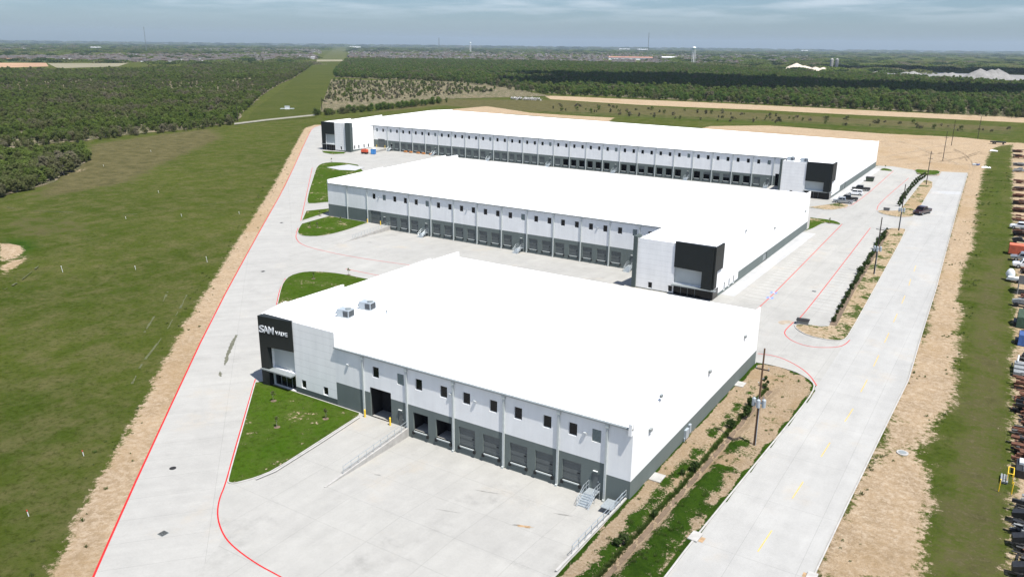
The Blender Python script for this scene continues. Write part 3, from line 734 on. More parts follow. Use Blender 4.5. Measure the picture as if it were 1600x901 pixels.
def railing(mb, a, b, h=1.0, step=1.6, r=.03):
    a = Vector(a); b = Vector(b); n = max(1, round((b-a).length/step))
    for k in range(n+1):
        p = a.lerp(b, k/n); mb.bar(p, p+Vector((0, 0, h)), r, n=5)
    for hh in (h, h*.5): mb.bar(a+Vector((0, 0, hh)), b+Vector((0, 0, hh)), r, n=5)
def stair(x, y, z0, z1, label, group):
    """steel stair on the dock wall: landing at z1, flight down to z0 away from the wall"""
    root = thing('steel_stair', label, 'stairs', (x, y, 0), 0, group)
    mb = MB().box(-.75, .75, -1.5, -.03, z1-.12, z1-.02); mb.obj('landing', M_galv, root)
    for sx in (-.68, .68):
        for sy in (-1.42, -.12): pass
    n = 6; rise = (z1-z0)/(n+1)
    mb = MB()
    for k in range(n): mb.box(-.7, .7, -1.5-(k+1)*.29, -1.5-k*.29-.04, z1-(k+1)*rise-.05, z1-(k+1)*rise)
    for k in range(n): mb.box(-.7, .7, -1.5-k*.29-.04, -1.5-k*.29-.02, z1-(k+1)*rise-.05, z1-k*rise-.02)
    mb.obj('treads', M_galv, root)
    for s in (-1, 1):
        mb = MB().bar((s*.74, -1.5, z1-.1), (s*.74, -1.5-n*.29-.1, z0+.05), .07, n=4)
        mb.obj('stringer', M_galv, root)
        for yy in (-1.45, -.1): MB().bar((s*.72, yy, z0), (s*.72, yy, z1-.13), .04, n=5).obj('support_post', M_galv, root)
        mb = MB(); railing(mb, (s*.74, -.08, z1), (s*.74, -1.5, z1), 1.05, .7); railing(mb, (s*.74, -1.5, z1), (s*.74, -1.5-n*.29, z0+.1), 1.05, .6)
        mb.obj('handrail', M_galv, root)
    return root
def bollard(x, y, z, label, group=None):
    root = thing('bollard', label, 'bollard', (x, y, z), 0, group)
    MB().bar((0, 0, 0), (0, 0, 1.15), .13, n=10).obj('post', M_yellow, root); MB().bar((0, 0, 1.15), (0, 0, 1.22), .13, .05, n=10).obj('cap', M_yellow, root)
def hvac(x, y, z, rz, label):
    root = thing('rooftop_unit', label, 'air conditioner', (x, y, z), rz)
    MB().box(-1.15, 1.15, -.8, .8, .15, 1.45).obj('cabinet', M_tank, root)
    mb = MB().box(-1.25, 1.25, -.9, .9, 0, .15); mb.obj('roof_curb', M_roof, root)
    mb = MB().bar((.6, 0, 1.45), (.6, 0, 1.62), .5, n=14); mb.obj('fan_shroud', M_trim, root)
    mb = MB().prism([(-1.7, .55), (-1.16, 1.35), (-1.16, .55)], 'y', -.6, .6); mb.obj('intake_hood', M_tank, root)
    mb = MB()
    for k in range(6): mb.box(1.16, 1.2, -.7+k*.24, -.7+k*.24+.12, .35, 1.3)
    for k in range(6): mb.box(.1+k*.16, .1+k*.16+.08, -.84, -.81, .35, 1.3)
    mb.obj('coil_grille', M_rubber, root)

# ------------------------------------------------------------------ first building (nearest)
B1 = thing('warehouse', 'nearest white warehouse, black corner box with SAM VALVE lettering over the west entrance', 'warehouse')
xw, xe, yb1 = -95.3, -32.75, 130.0; E1 = 9.2; c0 = -74.545
cols1 = [c0+8*k for k in range(5)]+[-36.0]
wins1 = []
for k in range(5):
    wins1 += [(c0+8*k+2.35 if k == 0 else c0+8*k+2.1, 'g'), (c0+8*k+(6.35 if k else 6.9), 'l' if k in (0,) else 'g')]
wins1[-1] = (-37.4, 'l'); wins1[-2] = (-40.6, 'g')
doors1 = [(-64.25, 9), (-60.3, 9), (-56.4, 0), (-52.5, 0), (-48.3, 0), (-44.5, 0), (-40.6, 0)]
M1 = dock_face(B1, Y1, -80.0, xe, cols1, wins1, doors1, [(-73.4, -69.5, 4.6, 1)], [(-67.8, 0), (-37.3, 0)], E1, 0., 3.75, DEP, gray_low=(-36.0, 2.45), lamps=(-77.5, -59, -38.9, -55.0))
office_front(B1, (xw, Y1), (-80.0, Y1), 11.5, 0.1, (.25, 6.7), (6.6, 11.5), (.25, 1.7), 2.8, (1.0, .15), (8.4, 13.0), (1.05, 2.37), .95, letters=True)
mb = MB()
wall(mb, (-80.0, Y1), (-80.0, Y1+4.9), E1-.2, 11.5, [(99, 0)]); wall(mb, (-80, Y1+4.9), (xw+.3, Y1+4.9), E1, 11.5, [(99, 0)])
wall(mb, (xe, Y1), (xe, yb1), -1.6, 9.95, [(2.42, 1), (99, 0)], z1b=10.08)
wall(mb, (xe, yb1), (xw, yb1), -.5, 9.5, [(2.4, 1), (99, 0)])
for a, b_, za, zb_ in ((yb1, 120.7, 10.6, 10.75), (120.7, 96.4, 11.15, 11.2), (96.4, 83.5, 11.8, 11.95), (83.5, Y1, 12.2, 11.5)):
    wall(mb, (xw, a), (xw, b_), -.5, za, [(.9, 1), (99, 0)], z1b=zb_)
    wall(mb, (xw+.3, b_), (xw+.3, a), 9.0, zb_, [(99, 0)], z1b=za)
    mb.poly([(xw, b_, zb_), (xw, a, za), (xw+.3, a, za), (xw+.3, b_, zb_)][::-1], 0)
wall(mb, (xe-.28, yb1), (xe-.28, Y1), 8.8, 10.08, [(99, 0)], z1b=9.95)
mb.poly([(xe-.28, Y1, 9.95), (xe, Y1, 9.95), (xe, yb1, 10.08), (xe-.28, yb1, 10.08)], 0)
mb.box(xe-.42, xe-.02, Y1-.45, Y1-.01, 1.0+7.5, 10.0, 0)
for y0 in (83.5, 96.4, 120.7): pass
mb.box(xw+.02, xw+.29, yb1-.6, yb1-.02, 9.5, 10.58, 0)
mb.obj('side_wall', [M_white, M_gray], B1)
mb = MB(); ym = (Y1+yb1)/2
mb.poly([(xw+.3, Y1, 9.3), (xe-.28, Y1, 9.3), (xe-.28, ym, 9.85), (xw+.3, ym, 9.95)]); mb.poly([(xw+.3, ym, 9.95), (xe-.28, ym, 9.85), (xe-.28, yb1, 9.45), (xw+.3, yb1, 9.45)])
mb.poly([(xw+.3, Y1+.02, 11.46), (-80.02, Y1+.02, 11.46), (-80.02, Y1+4.88, 11.46), (xw+.3, Y1+4.88, 11.46)])
mb.obj('roof', M_roof, B1)
MB().box(xw+.5, xe-.5, Y1+2.6, yb1-.5, -.25, -.05).obj('floor_slab', M_dark, B1)
for u, v in ((1015, 671), (1031.5, 618), (1108, 580), (1163.5, 525.5)):
    d = FW*F+RT*(u-800)-UP*(v-450.5); tt = (xe-EYE.x)/d.x; p = EYE+d*tt
    MB().box(xe+.01, xe+.3, p.y-.3, p.y+.3, p.z-.15, p.z+.2).obj('wall_lamp', M_trim, B1)
mb = MB().box(xe+.01, xe+.35, 96.2, 97.3, .4, 1.7); mb.box(xe+.01, xe+.3, 97.7, 98.3, .7, 1.9); mb.bar((xe+.2, 96.0, -.1), (xe+.2, 96.0, .7), .1, n=8); mb.obj('electrical_cabinet', M_tank, B1)
# retaining wall with rail beside the ramp
def ret_wall(a, b, za, zb, zbase, label, flip=1):
    root = thing('retaining_wall', label, 'retaining wall')
    mb = MB(); d = (Vector(b)-Vector(a)).normalized(); nn = Vector((-d.y, d.x))*.13
    P0 = [(a[0]-nn.x, a[1]-nn.y), (b[0]-nn.x, b[1]-nn.y), (b[0]+nn.x, b[1]+nn.y), (a[0]+nn.x, a[1]+nn.y)]
    bt = [zbase[0], zbase[1], zbase[1], zbase[0]]; tp = [za, zb, zb, za]
    lo_ = [(*P0[i], bt[i]-.2) for i in range(4)]; hi_ = [(*P0[i], tp[i]) for i in range(4)]
    for i in range(4): j = (i+1) % 4; mb.poly([lo_[i], lo_[j], hi_[j], hi_[i]])
    mb.poly(hi_); mb.obj('concrete_wall', M_kerb, root)
    mb = MB(); railing(mb, (*a, za), (*(Vector(a).lerp(Vector(b), .80)), za+(zb-za)*.8), 1.05, 1.5, .04); mb.obj('guard_rail', M_galv, root)
    return root
ret_wall((-66.5, Y1-.1), (-64.9, 60.8), .12, .06, (DEP, 0), 'sloping concrete wall with pipe rail beside the open drive in door of the nearest warehouse')
ret_wall((-33.15, Y1-.1), (-33.38, 62.0), .25, .15, (DEP, -.15), 'low concrete wall with pipe rail at the east edge of the nearest dock court')
ret_wall((-154.6, Y2-.1), (-151.4, 153.7), .10, .04, (DEP, 0), 'thin sloping concrete wall at the west ramp of the middle warehouse')
# raised kerb line between lawn and ramp
mb = MB(); line_mesh(mb, P_((562, 652), (500, 693), (430, 737), (400, 749.5)), .3, .16); struct(mb.obj('kerb', M_kerb))
def court_z(y): return DEP*(y-60.6)/(Y1-60.6)
M_smudge = simple('grey_tyre_smudge', (.20, .195, .18), .9, .3, 2)
for n_, (u, v, rx_, ry_, mm) in enumerate(((820, 822, 1.1, .35, M_rust), (806, 820, .5, .25, M_smudge), (590, 742, .5, .15, M_smudge), (880, 800, 1.2, .2, M_smudge), (700, 800, 1.6, .12, M_smudge), (760, 765, 1.9, .12, M_smudge), (940, 845, 1.8, .3, M_rust))):
    x, y = G(u, v, -.5); mb = MB(); ring = []
    for k in range(26):
        a = k*2*math.pi/26; q = random.uniform(.6, 1.15); px_, py_ = x+rx_*q*math.cos(a)*.9+ry_*q*math.sin(a)*.4, y+ry_*q*math.sin(a)+rx_*q*math.cos(a)*.3; ring.append((px_, py_, court_z(py_)+.012 if py_ > 60.7 else .012))
    if all(p[1] > 60.7 for p in ring) or all(p[1] < 60.7 for p in ring): struct(MB().sheet([ring], 0).obj('dirt_stain', mm))
stair(-37.35, Y1, DEP, 0, 'galvanised steel stair with handrails near the east corner of the nearest warehouse', None)
bollard(-73.95, Y1-.7, 0, 'yellow bollard left of the open drive in door on the nearest warehouse')
bollard(-69.2, Y1-.7, 0, 'yellow bollard right of the open drive in door on the nearest warehouse')
hvac(-87.6, 88.9, 9.45, R(8), 'pale grey rooftop unit nearer the lettered corner of the nearest roof')
hvac(-87.2, 93.6, 9.5, R(8), 'rooftop unit with dark grille, farther of the pair on the nearest roof')
for i_, (vx, vy) in enumerate(((-88.2, 86.0), (-83.0, 93.5))):
    root = thing('roof_vent', '%s small pipe vent on the nearest roof, counted from the lettered corner' % ('first', 'second', 'third', 'fourth', 'fifth')[i_], 'vent', (vx, vy, 9.35 if vy > 83.5 else 11.4)); MB().bar((0, 0, 0), (0, 0, .75), .12, n=8).obj('pipe', M_tank, root); MB().bar((0, 0, .75), (0, 0, .9), .2, .12, n=8).obj('cap', M_trim, root)
for u, v, lb in ((1156, 601, 'pale concrete pad by the far end of the nearest warehouse side wall'), (1027, 747, 'pale concrete pad on sandy soil near the east corner of the nearest warehouse')):
    x, y = G(u, v); tag(MB().box(x-.75, x+.75, y-1.0, y+1.0, .02, .2).obj('concrete_pad', M_kerb), lb, 'pad')
root = thing('area_drain_grate', 'grey steel grate platform with rail at the east end of the dock court', 'grate', (-34.3, Y1-1.6, 0))
MB().box(-.9, .9, -1.2, .9, -.3, -.2).obj('grate', M_galv, root); mb = MB(); railing(mb, (.95, -1.2, -.2), (.95, .9, .1), 1.05, .8, .03); mb.obj('handrail', M_galv, root)

# ------------------------------------------------------------------ second building
B2 = thing('warehouse', 'middle white warehouse, dock doors all closed, black box at its right corner', 'warehouse')
xw, xe, yb2 = -179.41, -50.80, 245.0; E2 = 10.3; c0 = -163.24
cols2 = [-171.4, c0]+[c0+8*k for k in range(2, 12)]
wins2 = []
for k in range(12): wins2 += [(c0+8*k+2.7, 'g'), (c0+8*k+6.7, 'g')]
wins2[1] = (wins2[1][0], 'l'); wins2[5] = (wins2[5][0], 'l'); wins2[13] = (wins2[13][0], 'l'); wins2[21] = (wins2[21][0], 'l')
doors2 = []
for k in range(1, 11):
    doors2.append((c0+8*k+1.95, 0))
    if k not in (2, 6, 10): doors2.append((c0+8*k+6.0, 0))
dock_face(B2, Y2, xw, xe-.3, cols2, wins2, doors2, [(-162.1, -158.1, 3.9, 0), (-71.9, -69.0, 3.9, 1)], [(-156.6, 0)]+[(c0+8*k+6.3, 0) for k in (2, 6, 10)], E2, 0., 3.85, DEP, lamps=[c0+8*k+4.6 for k in (0, 4, 9)])
for k in (2, 6, 10): stair(c0+8*k+6.3, Y2, DEP, 0, 'galvanised steel stair on the middle warehouse docks, %s' % {2: 'nearest the west ramp', 6: 'midway along the row of closed doors', 10: 'beside the east office block'}[k], 'steel stairs at the middle docks')
yf = 160.3
office_front(B2, (-68.4, yf), (xe, yf), 11.35, 0.0, (8.75, 17.5), (6.1, 11.75), (15.2, 17.5), 2.3, (.2, 1.0), (3.4, 8.1), (.35, 1.75), .2, side=((xe, yf-.6), 165.0, 6.2, .35))
mb = MB()
hs = [(y_-yf-.45, y_-yf+.45, .35, 2.2) for y_ in (168.3, 171.6, 174.9)]
wall(mb, (xe, yf), (xe, 178.), -.5, 11.2, [(.7, 1), (99, 0)], hs)
wall(mb, (xe, 178.), (xe, yb2), -.5, 11.2, [(2.3, 1), (99, 0)], [(198.5-178, 202.-178, .0, 1.9)], z1b=11.3)
wall(mb, (xe-.3, yb2), (xe-.3, yf+.5), 9.5, 11.3, [(99, 0)], z1b=11.2)
mb.poly([(xe-.3, yf, 11.2), (xe, yf, 11.2), (xe, yb2, 11.3), (xe-.3, yb2, 11.3)], 0)
wall(mb, (-68.4, Y2), (-68.4, yf), -.5, 11.1, [(.2, 1), (99, 0)])
wall(mb, (xe, yb2), (xw, yb2), -.5, 10.7, [(2.4, 1), (99, 0)])
for a, b_, za, zb_ in ((yb2, 237.5, 11.8, 11.9), (237.5, 202.8, 12.5, 11.85), (202.8, Y2, 12.2, 11.4)):
    wall(mb, (xw, a), (xw, b_), -.5, za, [(2.3, 1), (99, 0)], z1b=zb_); wall(mb, (xw+.3, b_), (xw+.3, a), 9.5, zb_, [(99, 0)], z1b=za)
    mb.poly([(xw+.3, b_, zb_), (xw+.3, a, za), (xw, a, za), (xw, b_, zb_)], 0)
wall(mb, (xw, Y2), (xw+.3, Y2), 10.3, 11.4, [(99, 0)])
mb.obj('side_wall', [M_white, M_gray], B2)
Mx = frame_of((xe, yf), (xe, 178.))
for y_ in (168.3, 171.6, 174.9): window(B2, Mx, y_-yf, .35, 2.2, .9)
lbox(frame_of((xe, 178.), (xe, yb2)), 20.5, 24.0, .18, .24, 0, 1.9).obj('entry_door', M_trim, B2)
MB().box(-69.3, -68.45, yf-.35, yf+2.2, 0, 11.7).obj('dark_fin', M_gray2, B2)
mb = MB(); ym = (Y2+yb2)/2
mb.poly([(xw+.3, Y2, 10.4), (xe-.3, Y2, 10.4), (xe-.3, ym, 11.0), (xw+.3, ym, 11.0)]); mb.poly([(xw+.3, ym, 11.0), (xe-.3, ym, 11.0), (xe-.3, yb2, 10.6), (xw+.3, yb2, 10.6)])
mb.poly([(-68.3, yf+.3, 10.7), (xe-.3, yf+.3, 10.7), (xe-.3, Y2, 10.4), (-68.3, Y2, 10.4)])
mb.obj('roof', M_roof, B2)
MB().box(xw+.5, xe-.5, Y2+2.6, yb2-.5, -.25, -.05).obj('floor_slab', M_dark, B2)
bollard(-162.9, Y2-.7, 0, 'yellow bollard left of the closed drive in door, middle warehouse')
bollard(-157.7, Y2-.7, 0, 'yellow bollard right of the closed drive in door, middle warehouse')
for u, v in ((1165, 360), (1210, 356), (1258, 330)):
    d = FW*F+RT*(u-800)-UP*(v-450.5); tt = (xe-EYE.x)/d.x; p = EYE+d*tt
    MB().box(xe+.01, xe+.3, p.y-.3, p.y+.3, p.z-.15, p.z+.2).obj('wall_lamp', M_trim, B2)

# ------------------------------------------------------------------ third building (far)
B3 = thing('warehouse', 'farthest and longest white warehouse, many dock doors open, black boxes at both ends', 'warehouse')
xe, yb3 = -55.88, 399.0; E3 = 11.9; FL = 1.2; c0 = -271.15
xi = -280.3
cols3 = [c0+8*k for k in range(25)]
wins3 = [(c0-6.9, 'l'), (c0-2.9, 'g')]
for k in range(24):
    a = 'l' if k == 0 else 'g'; b_ = 'l' if k % 4 == 3 else 'g'
    wins3 += [(c0+8*k+2.1, a), (c0+8*k+6.1, b_)]
wins3.append((c0+8*24+5.4, 'g'))
OPEN = {12: (0, 1), 13: (1, 1), 14: (1, 1), 15: (1, 0), 16: (1, 1), 17: (1, 1), 18: (1, 1), 19: (1, 0), 20: (1, 1), 21: (1, 1), 22: (1, 1), 23: (0, 0)}
doors3 = []; pd = []
half = {(17, 0): 1.2, (20, 1): .9, (21, 0): 1.2, (21, 1): 1.4}
for k in range(1, 24):
    op = OPEN.get(k, (0, 0))
    doors3.append((c0+8*k+2.0, (half.get((k, 0), 9) if op[0] else 0)))
    if k % 4 == 3: pd.append((c0+8*k+6.2, 0))
    else: doors3.append((c0+8*k+6.0, (half.get((k, 1), 9) if op[1] else 0)))
doors3.append((c0+5.8, 0)); pd.append((c0+2.4, 1))
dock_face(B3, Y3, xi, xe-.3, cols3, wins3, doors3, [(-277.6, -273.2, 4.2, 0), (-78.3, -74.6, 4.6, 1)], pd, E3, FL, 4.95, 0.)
for k in (0, 3, 7, 11, 15, 19, 23): stair(c0+8*k+(2.4 if k == 0 else 6.2), Y3, 0, FL, '%s stair from the left along the far warehouse docks' % ['leftmost', 'second', 'third', 'fourth', 'fifth', 'sixth', 'seventh'][[0, 3, 7, 11, 15, 19, 23].index(k)], 'steel stairs at the far docks')
# west office: skewed front
YF3, XW3 = 294.5, -299.6
office_front(B3, (XW3, YF3), (-283.7, YF3), 13.9, 0.0, (0., 8.4), (8.0, 13.95), (0., 2.2), 3.0, (.6, .25), (12.4,), (.7, 2.4), .5)
mb = MB()
hs = [(q-.45, q+.45, 1.3, 3.1) for q in (2.6, 5.6, 9.4, 12.6)]
wall(mb, (-280.5, YF3), (-280.5, Y3), -.3, 12.1, [(1.1, 1), (99, 0)], hs)
for a, b_, za, zb_ in ((404., 384., 13.5, 14.2), (384., 339.5, 14.2, 13.45), (339.5, 314.9, 14.3, 13.45), (314.9, YF3, 14.1, 13.8)):
    wall(mb, (XW3, a), (XW3, b_), -.3, za, [(99, 0)], z1b=zb_); wall(mb, (XW3+.3, b_), (XW3+.3, a), 11, zb_, [(99, 0)], z1b=za); mb.poly([(XW3+.3, b_, zb_), (XW3+.3, a, za), (XW3, a, za), (XW3, b_, zb_)], 0)
wall(mb, (xe, yb3), (XW3, 404.), -.3, 11.6, [(99, 0)], z1b=12.9)
yf = 299.6
wall(mb, (xe, yf), (xe, 318.), -.3, 12.2, [(.8, 1), (99, 0)], [(q-yf-.5, q-yf+.5, .8, 2.4) for q in (308, 311.5, 315)])
wall(mb, (xe, 318.), (xe, yb3), -.3, 12.2, [(2.5, 1), (99, 0)], [(326-318, 328.2-318, .0, 2.6)], z1b=11.75)
wall(mb, (xe-.3, yb3), (xe-.3, yf+.5), 10.5, 11.75, [(99, 0)], z1b=12.2); mb.poly([(xe-.3, yf, 12.2), (xe, yf, 12.2), (xe, yb3, 11.75), (xe-.3, yb3, 11.75)], 0)
wall(mb, (-73.2, Y3), (-73.2, yf), -.3, 12.4, [(.2, 1), (99, 0)])
mb.obj('side_wall', [M_white, M_gray], B3)
Mx = frame_of((-280.5, YF3), (-280.5, Y3))
for q in (2.6, 5.6, 9.4, 12.6): window(B3, Mx, q, 1.3, 3.1, .9)
Mx = frame_of((xe, yf), (xe, 318.))
for q in (308, 311.5, 315): window(B3, Mx, q-yf, .8, 2.4, 1.)
lbox(frame_of((xe, 318.), (xe, yb3)), 8, 10.2, .18, .24, 0, 2.6).obj('entry_door', M_trim, B3)
MB().box(-283.65, -280.2, YF3-.5, YF3+1.2, 0, 14.2).obj('dark_fin', M_gray2, B3)
office_front(B3, (-73.2, yf), (xe, yf), 12.5, 0.0, (8.6, 17.35), (6.0, 12.8), (15.2, 17.35), 2.6, (.2, 1.2), (4.,), (.5, 2.), .2, side=((xe, yf-.7), 305.5, 6.3, .4))
MB().box(-74.0, -73.25, yf-.3, yf+2, 0, 12.9).obj('dark_fin', M_gray2, B3)
mb = MB()
mb.poly([(xi, Y3, 12.0), (xe-.3, Y3, 12.0), (xe-.3, yb3, 11.5), (xi, 403.5, 12.8)])
mb.poly([(XW3+.3, YF3+.02, 13.75), (-283.6, YF3+.02, 13.75), (-280.6, YF3+1.0, 12.1), (xi, Y3, 12.0), (xi, 403.5, 12.8), (XW3+.3, 403.7, 12.9)])
mb.poly([(-73.1, yf+.3, 12.0), (xe-.3, yf+.3, 11.9), (xe-.3, Y3, 11.98), (-73.1, Y3, 12.0)])
mb.obj('roof', M_roof, B3)
MB().box(-278, xe-.5, Y3+2.6, yb3-.5, 1.0, 1.15).obj('floor_slab', M_dark, B3)
mb = MB(); # ramps up to the drive-in doors
mb.poly([(-280.2, 292.5, .012), (-270.2, 292.5, .012), (-271.6, Y3-.02, FL), (-280.2, Y3-.02, FL)]); mb.poly([(-271.6, Y3-.02, FL), (-270.2, 292.5, .012), (-271.6, Y3-.02, 0)])
struct(mb.obj('ramp', M_court))
mb = MB(); mb.poly([(-79.6, 293, .012), (-73.3, 293, .012), (-73.3, Y3-.02, FL), (-79.6, Y3-.02, FL)]); mb.poly([(-79.6, Y3-.02, FL), (-79.6, Y3-.02, 0), (-79.6, 293, .012)]); struct(mb.obj('ramp', M_court))
bollard(-278.1, Y3-.7, FL-.05, 'yellow bollard left of the west drive in door, far warehouse'); bollard(-272.6, Y3-.7, FL-.05, 'yellow bollard right of the west drive in door, far warehouse')
for i_, k_ in enumerate((1, 1, 2, 2, 3)):
    x_ = -271.15+8*k_+(4.1 if i_ % 2 == 0 else 8.0-.6)
    root = thing('orange_pallet_stack', '%s orange stack from the left along the far dock wall' % ('first', 'second', 'third', 'fourth', 'fifth')[i_], 'pallet stack', (x_, Y3-.9, 0), 0, 'orange stacks by the far docks')
    MB().box(-.8, .8, -.5, .5, .12, .75).obj('load', simple('orange_wrap', (.45, .19, .06), .7), root); MB().box(-.85, .85, -.55, .55, 0, .11).obj('pallet', M_wood, root)
hvac(-66.5, 303.5, 11.95, 0, 'grey rooftop unit just behind the east black box of the far warehouse')
hvac(-71.5, 304.5, 11.95, 0, 'pale rooftop unit left of the east black box on the far warehouse')
# ------------------------------------------------------------------ foliage assets
def leaf_mat(name, cols, rough=.9):
    mt, t, bs = newmat(name)
    oi = N(t, 'ShaderNodeObjectInfo'); cr_ = N(t, 'ShaderNodeValToRGB'); e = cr_.color_ramp.elements
    while len(e) < len(cols): e.new(.5)
    for i, c in enumerate(cols): e[i].position = i/(len(cols)-1); e[i].color = (*c, 1)
    t.links.new(oi.outputs['Random'], cr_.inputs[0])
    ln = noise(t, oi.outputs['Location'], .018, 4, .65); mx_ = mth(t, 'ADD', mth(t, 'MULTIPLY', oi.outputs['Random'], .30), mth(t, 'MULTIPLY', ramp(t, ln, .32, .68), .70)); t.links.new(mx_, cr_.inputs[0])
    n = noise(t, objc(t), .9, 3, .6)
    f = ramp(t, n, .3, .7, .75, 1.25, False); cc = N(t, 'ShaderNodeCombineColor'); [t.links.new(f, cc.inputs[i]) for i in range(3)]
    c = mixc(t, 1., cr_.outputs[0], cc.outputs[0], 'MULTIPLY')
    t.links.new(c, bs.inputs['Base Color']); bs.inputs['Roughness'].default_value = rough; bs.inputs['Specular IOR Level'].default_value = .15
    tr = N(t, 'ShaderNodeBsdfTranslucent'); t.links.new(c, tr.inputs[0]); mx = N(t, 'ShaderNodeMixShader'); mx.inputs[0].default_value = .5
    t.links.new(bs.outputs[0], mx.inputs[1]); t.links.new(tr.outputs[0], mx.inputs[2]); t.links.new(mx.outputs[0], t.nodes['Material Output'].inputs[0])
    return mt
M_leaf = leaf_mat('woodland_foliage', [(.185, .165, .115), (.165, .158, .090), (.130, .142, .055), (.100, .132, .036), (.130, .175, .038), (.090, .135, .028), (.072, .102, .026)])
M_leafb = leaf_mat('bright_spring_foliage', [(.060, .105, .024), (.090, .150, .032), (.075, .125, .028), (.110, .130, .045)])
M_leafd = leaf_mat('dark_hedge_foliage', [(.028, .052, .014), (.045, .075, .020), (.055, .075, .026)])
M_brush = leaf_mat('dry_brush', [(.085, .080, .050), (.115, .100, .070), (.060, .070, .030), (.13, .115, .08)])
M_bark = simple('pale_bark', (.20, .18, .15), .9, .3, 2)
def crown_mesh(name, mat, H=7., W=2.6, base=.25, n=420, q=.5, seed=0, lobes=9, flat=1., trunk=True):
    r = random.Random(seed); mb = MB(); L = []
    for k in range(lobes):
        a = r.uniform(0, 6.28); zz = base*H+(H*(1-base))*r.uniform(.12, .82); rad = W*(1-.45*abs((zz/H-.5)*2))*r.uniform(.25, .75)
        L.append((Vector((rad*math.cos(a), rad*math.sin(a), zz)), W*r.uniform(.34, .58)))
    L.append((Vector((0, 0, H*.78)), W*.5))
    for k in range(n):
        c, rr = r.choice(L); d = Vector((r.gauss(0, 1), r.gauss(0, 1), r.gauss(0, 1))).normalized(); p = c+d*rr*(r.random()**.35)*Vector((1, 1, flat)).length/1.732
        if p.z < .1: p.z = .1+r.random()*.4
        nn = (d+Vector((r.gauss(0, .5), r.gauss(0, .5), r.gauss(0, .5)+.55))).normalized(); u = nn.orthogonal().normalized(); v = nn.cross(u); a = r.uniform(0, 6.28); u, v = u*math.cos(a)+v*math.sin(a), v*math.cos(a)-u*math.sin(a)
        s = q*r.uniform(.6, 1.3); pts = [p+u*s*.5*x+v*s*.5*y for x, y in ((-1, -.6), (.2, -1), (1, .1), (.4, 1), (-.8, .8))]
        mb.poly(pts)
    return mb.mesh(name, mat)
def trunk_mesh(name, H, r0, seed=0, mat=None, limbs=4):
    r = random.Random(seed); mb = MB(); p = Vector((0, 0, -.2)); q = Vector((r.uniform(-.2, .2), r.uniform(-.2, .2), H*.45)); e = Vector((r.uniform(-.4, .4), r.uniform(-.4, .4), H*.82))
    mb.bar(p, q, r0, r0*.7, 6); mb.bar(q, e, r0*.7, r0*.25, 6)
    for k in range(limbs):
        s = p.lerp(q, r.uniform(.5, 1)); a = r.uniform(0, 6.28); mb.bar(s, s+Vector((math.cos(a)*H*.22, math.sin(a)*H*.22, H*.26)), r0*.45, r0*.15, 5)
    return mb.mesh(name, mat or M_bark)
TREES = []
for i, (mt_, H, W, n, base) in enumerate(((M_leaf, 7.2, 2.7, 760, .18), (M_leaf, 8.2, 2.4, 700, .22), (M_leaf, 6.2, 3.0, 760, .12), (M_leaf, 7.6, 2.0, 330, .30), (M_leafb, 7.4, 2.9, 760, .15), (M_leaf, 5.2, 2.3, 560, .05))):
    TREES.append((crown_mesh('crown', mt_, H, W, base, n, .46, i+1), trunk_mesh('trunk', H, .15, i+1)))
BUSH = [crown_mesh('bush', M_brush, 2.6, 1.6, .0, 150, .42, 31, 5), crown_mesh('bush', M_leaf, 3.2, 1.7, .0, 180, .42, 32, 5), crown_mesh('bush', M_brush, 1.6, 1.8, .0, 120, .40, 33, 5)]
proto = bpy.data.collections.new('plant_sources'); protob = bpy.data.collections.new('bush_sources')
def joined(cr, tr):
    a = MB()
    for me_, k in ((cr, 0), (tr, 1)):
        b = len(a.v); a.v += [tuple(v.co) for v in me_.vertices]; a.f += [tuple(b+i for i in p.vertices) for p in me_.polygons]; a.m += [k]*len(me_.polygons)
    return a.mesh('tree', [cr.materials[0], tr.materials[0]])
for i, (cr_m, tr_m) in enumerate(TREES):
    o = bpy.data.objects.new('tree_source_%d' % i, joined(cr_m, tr_m)); proto.objects.link(o)
for i, b_ in enumerate(BUSH):
    o = bpy.data.objects.new('bush_source_%d' % i, b_); protob.objects.link(o)
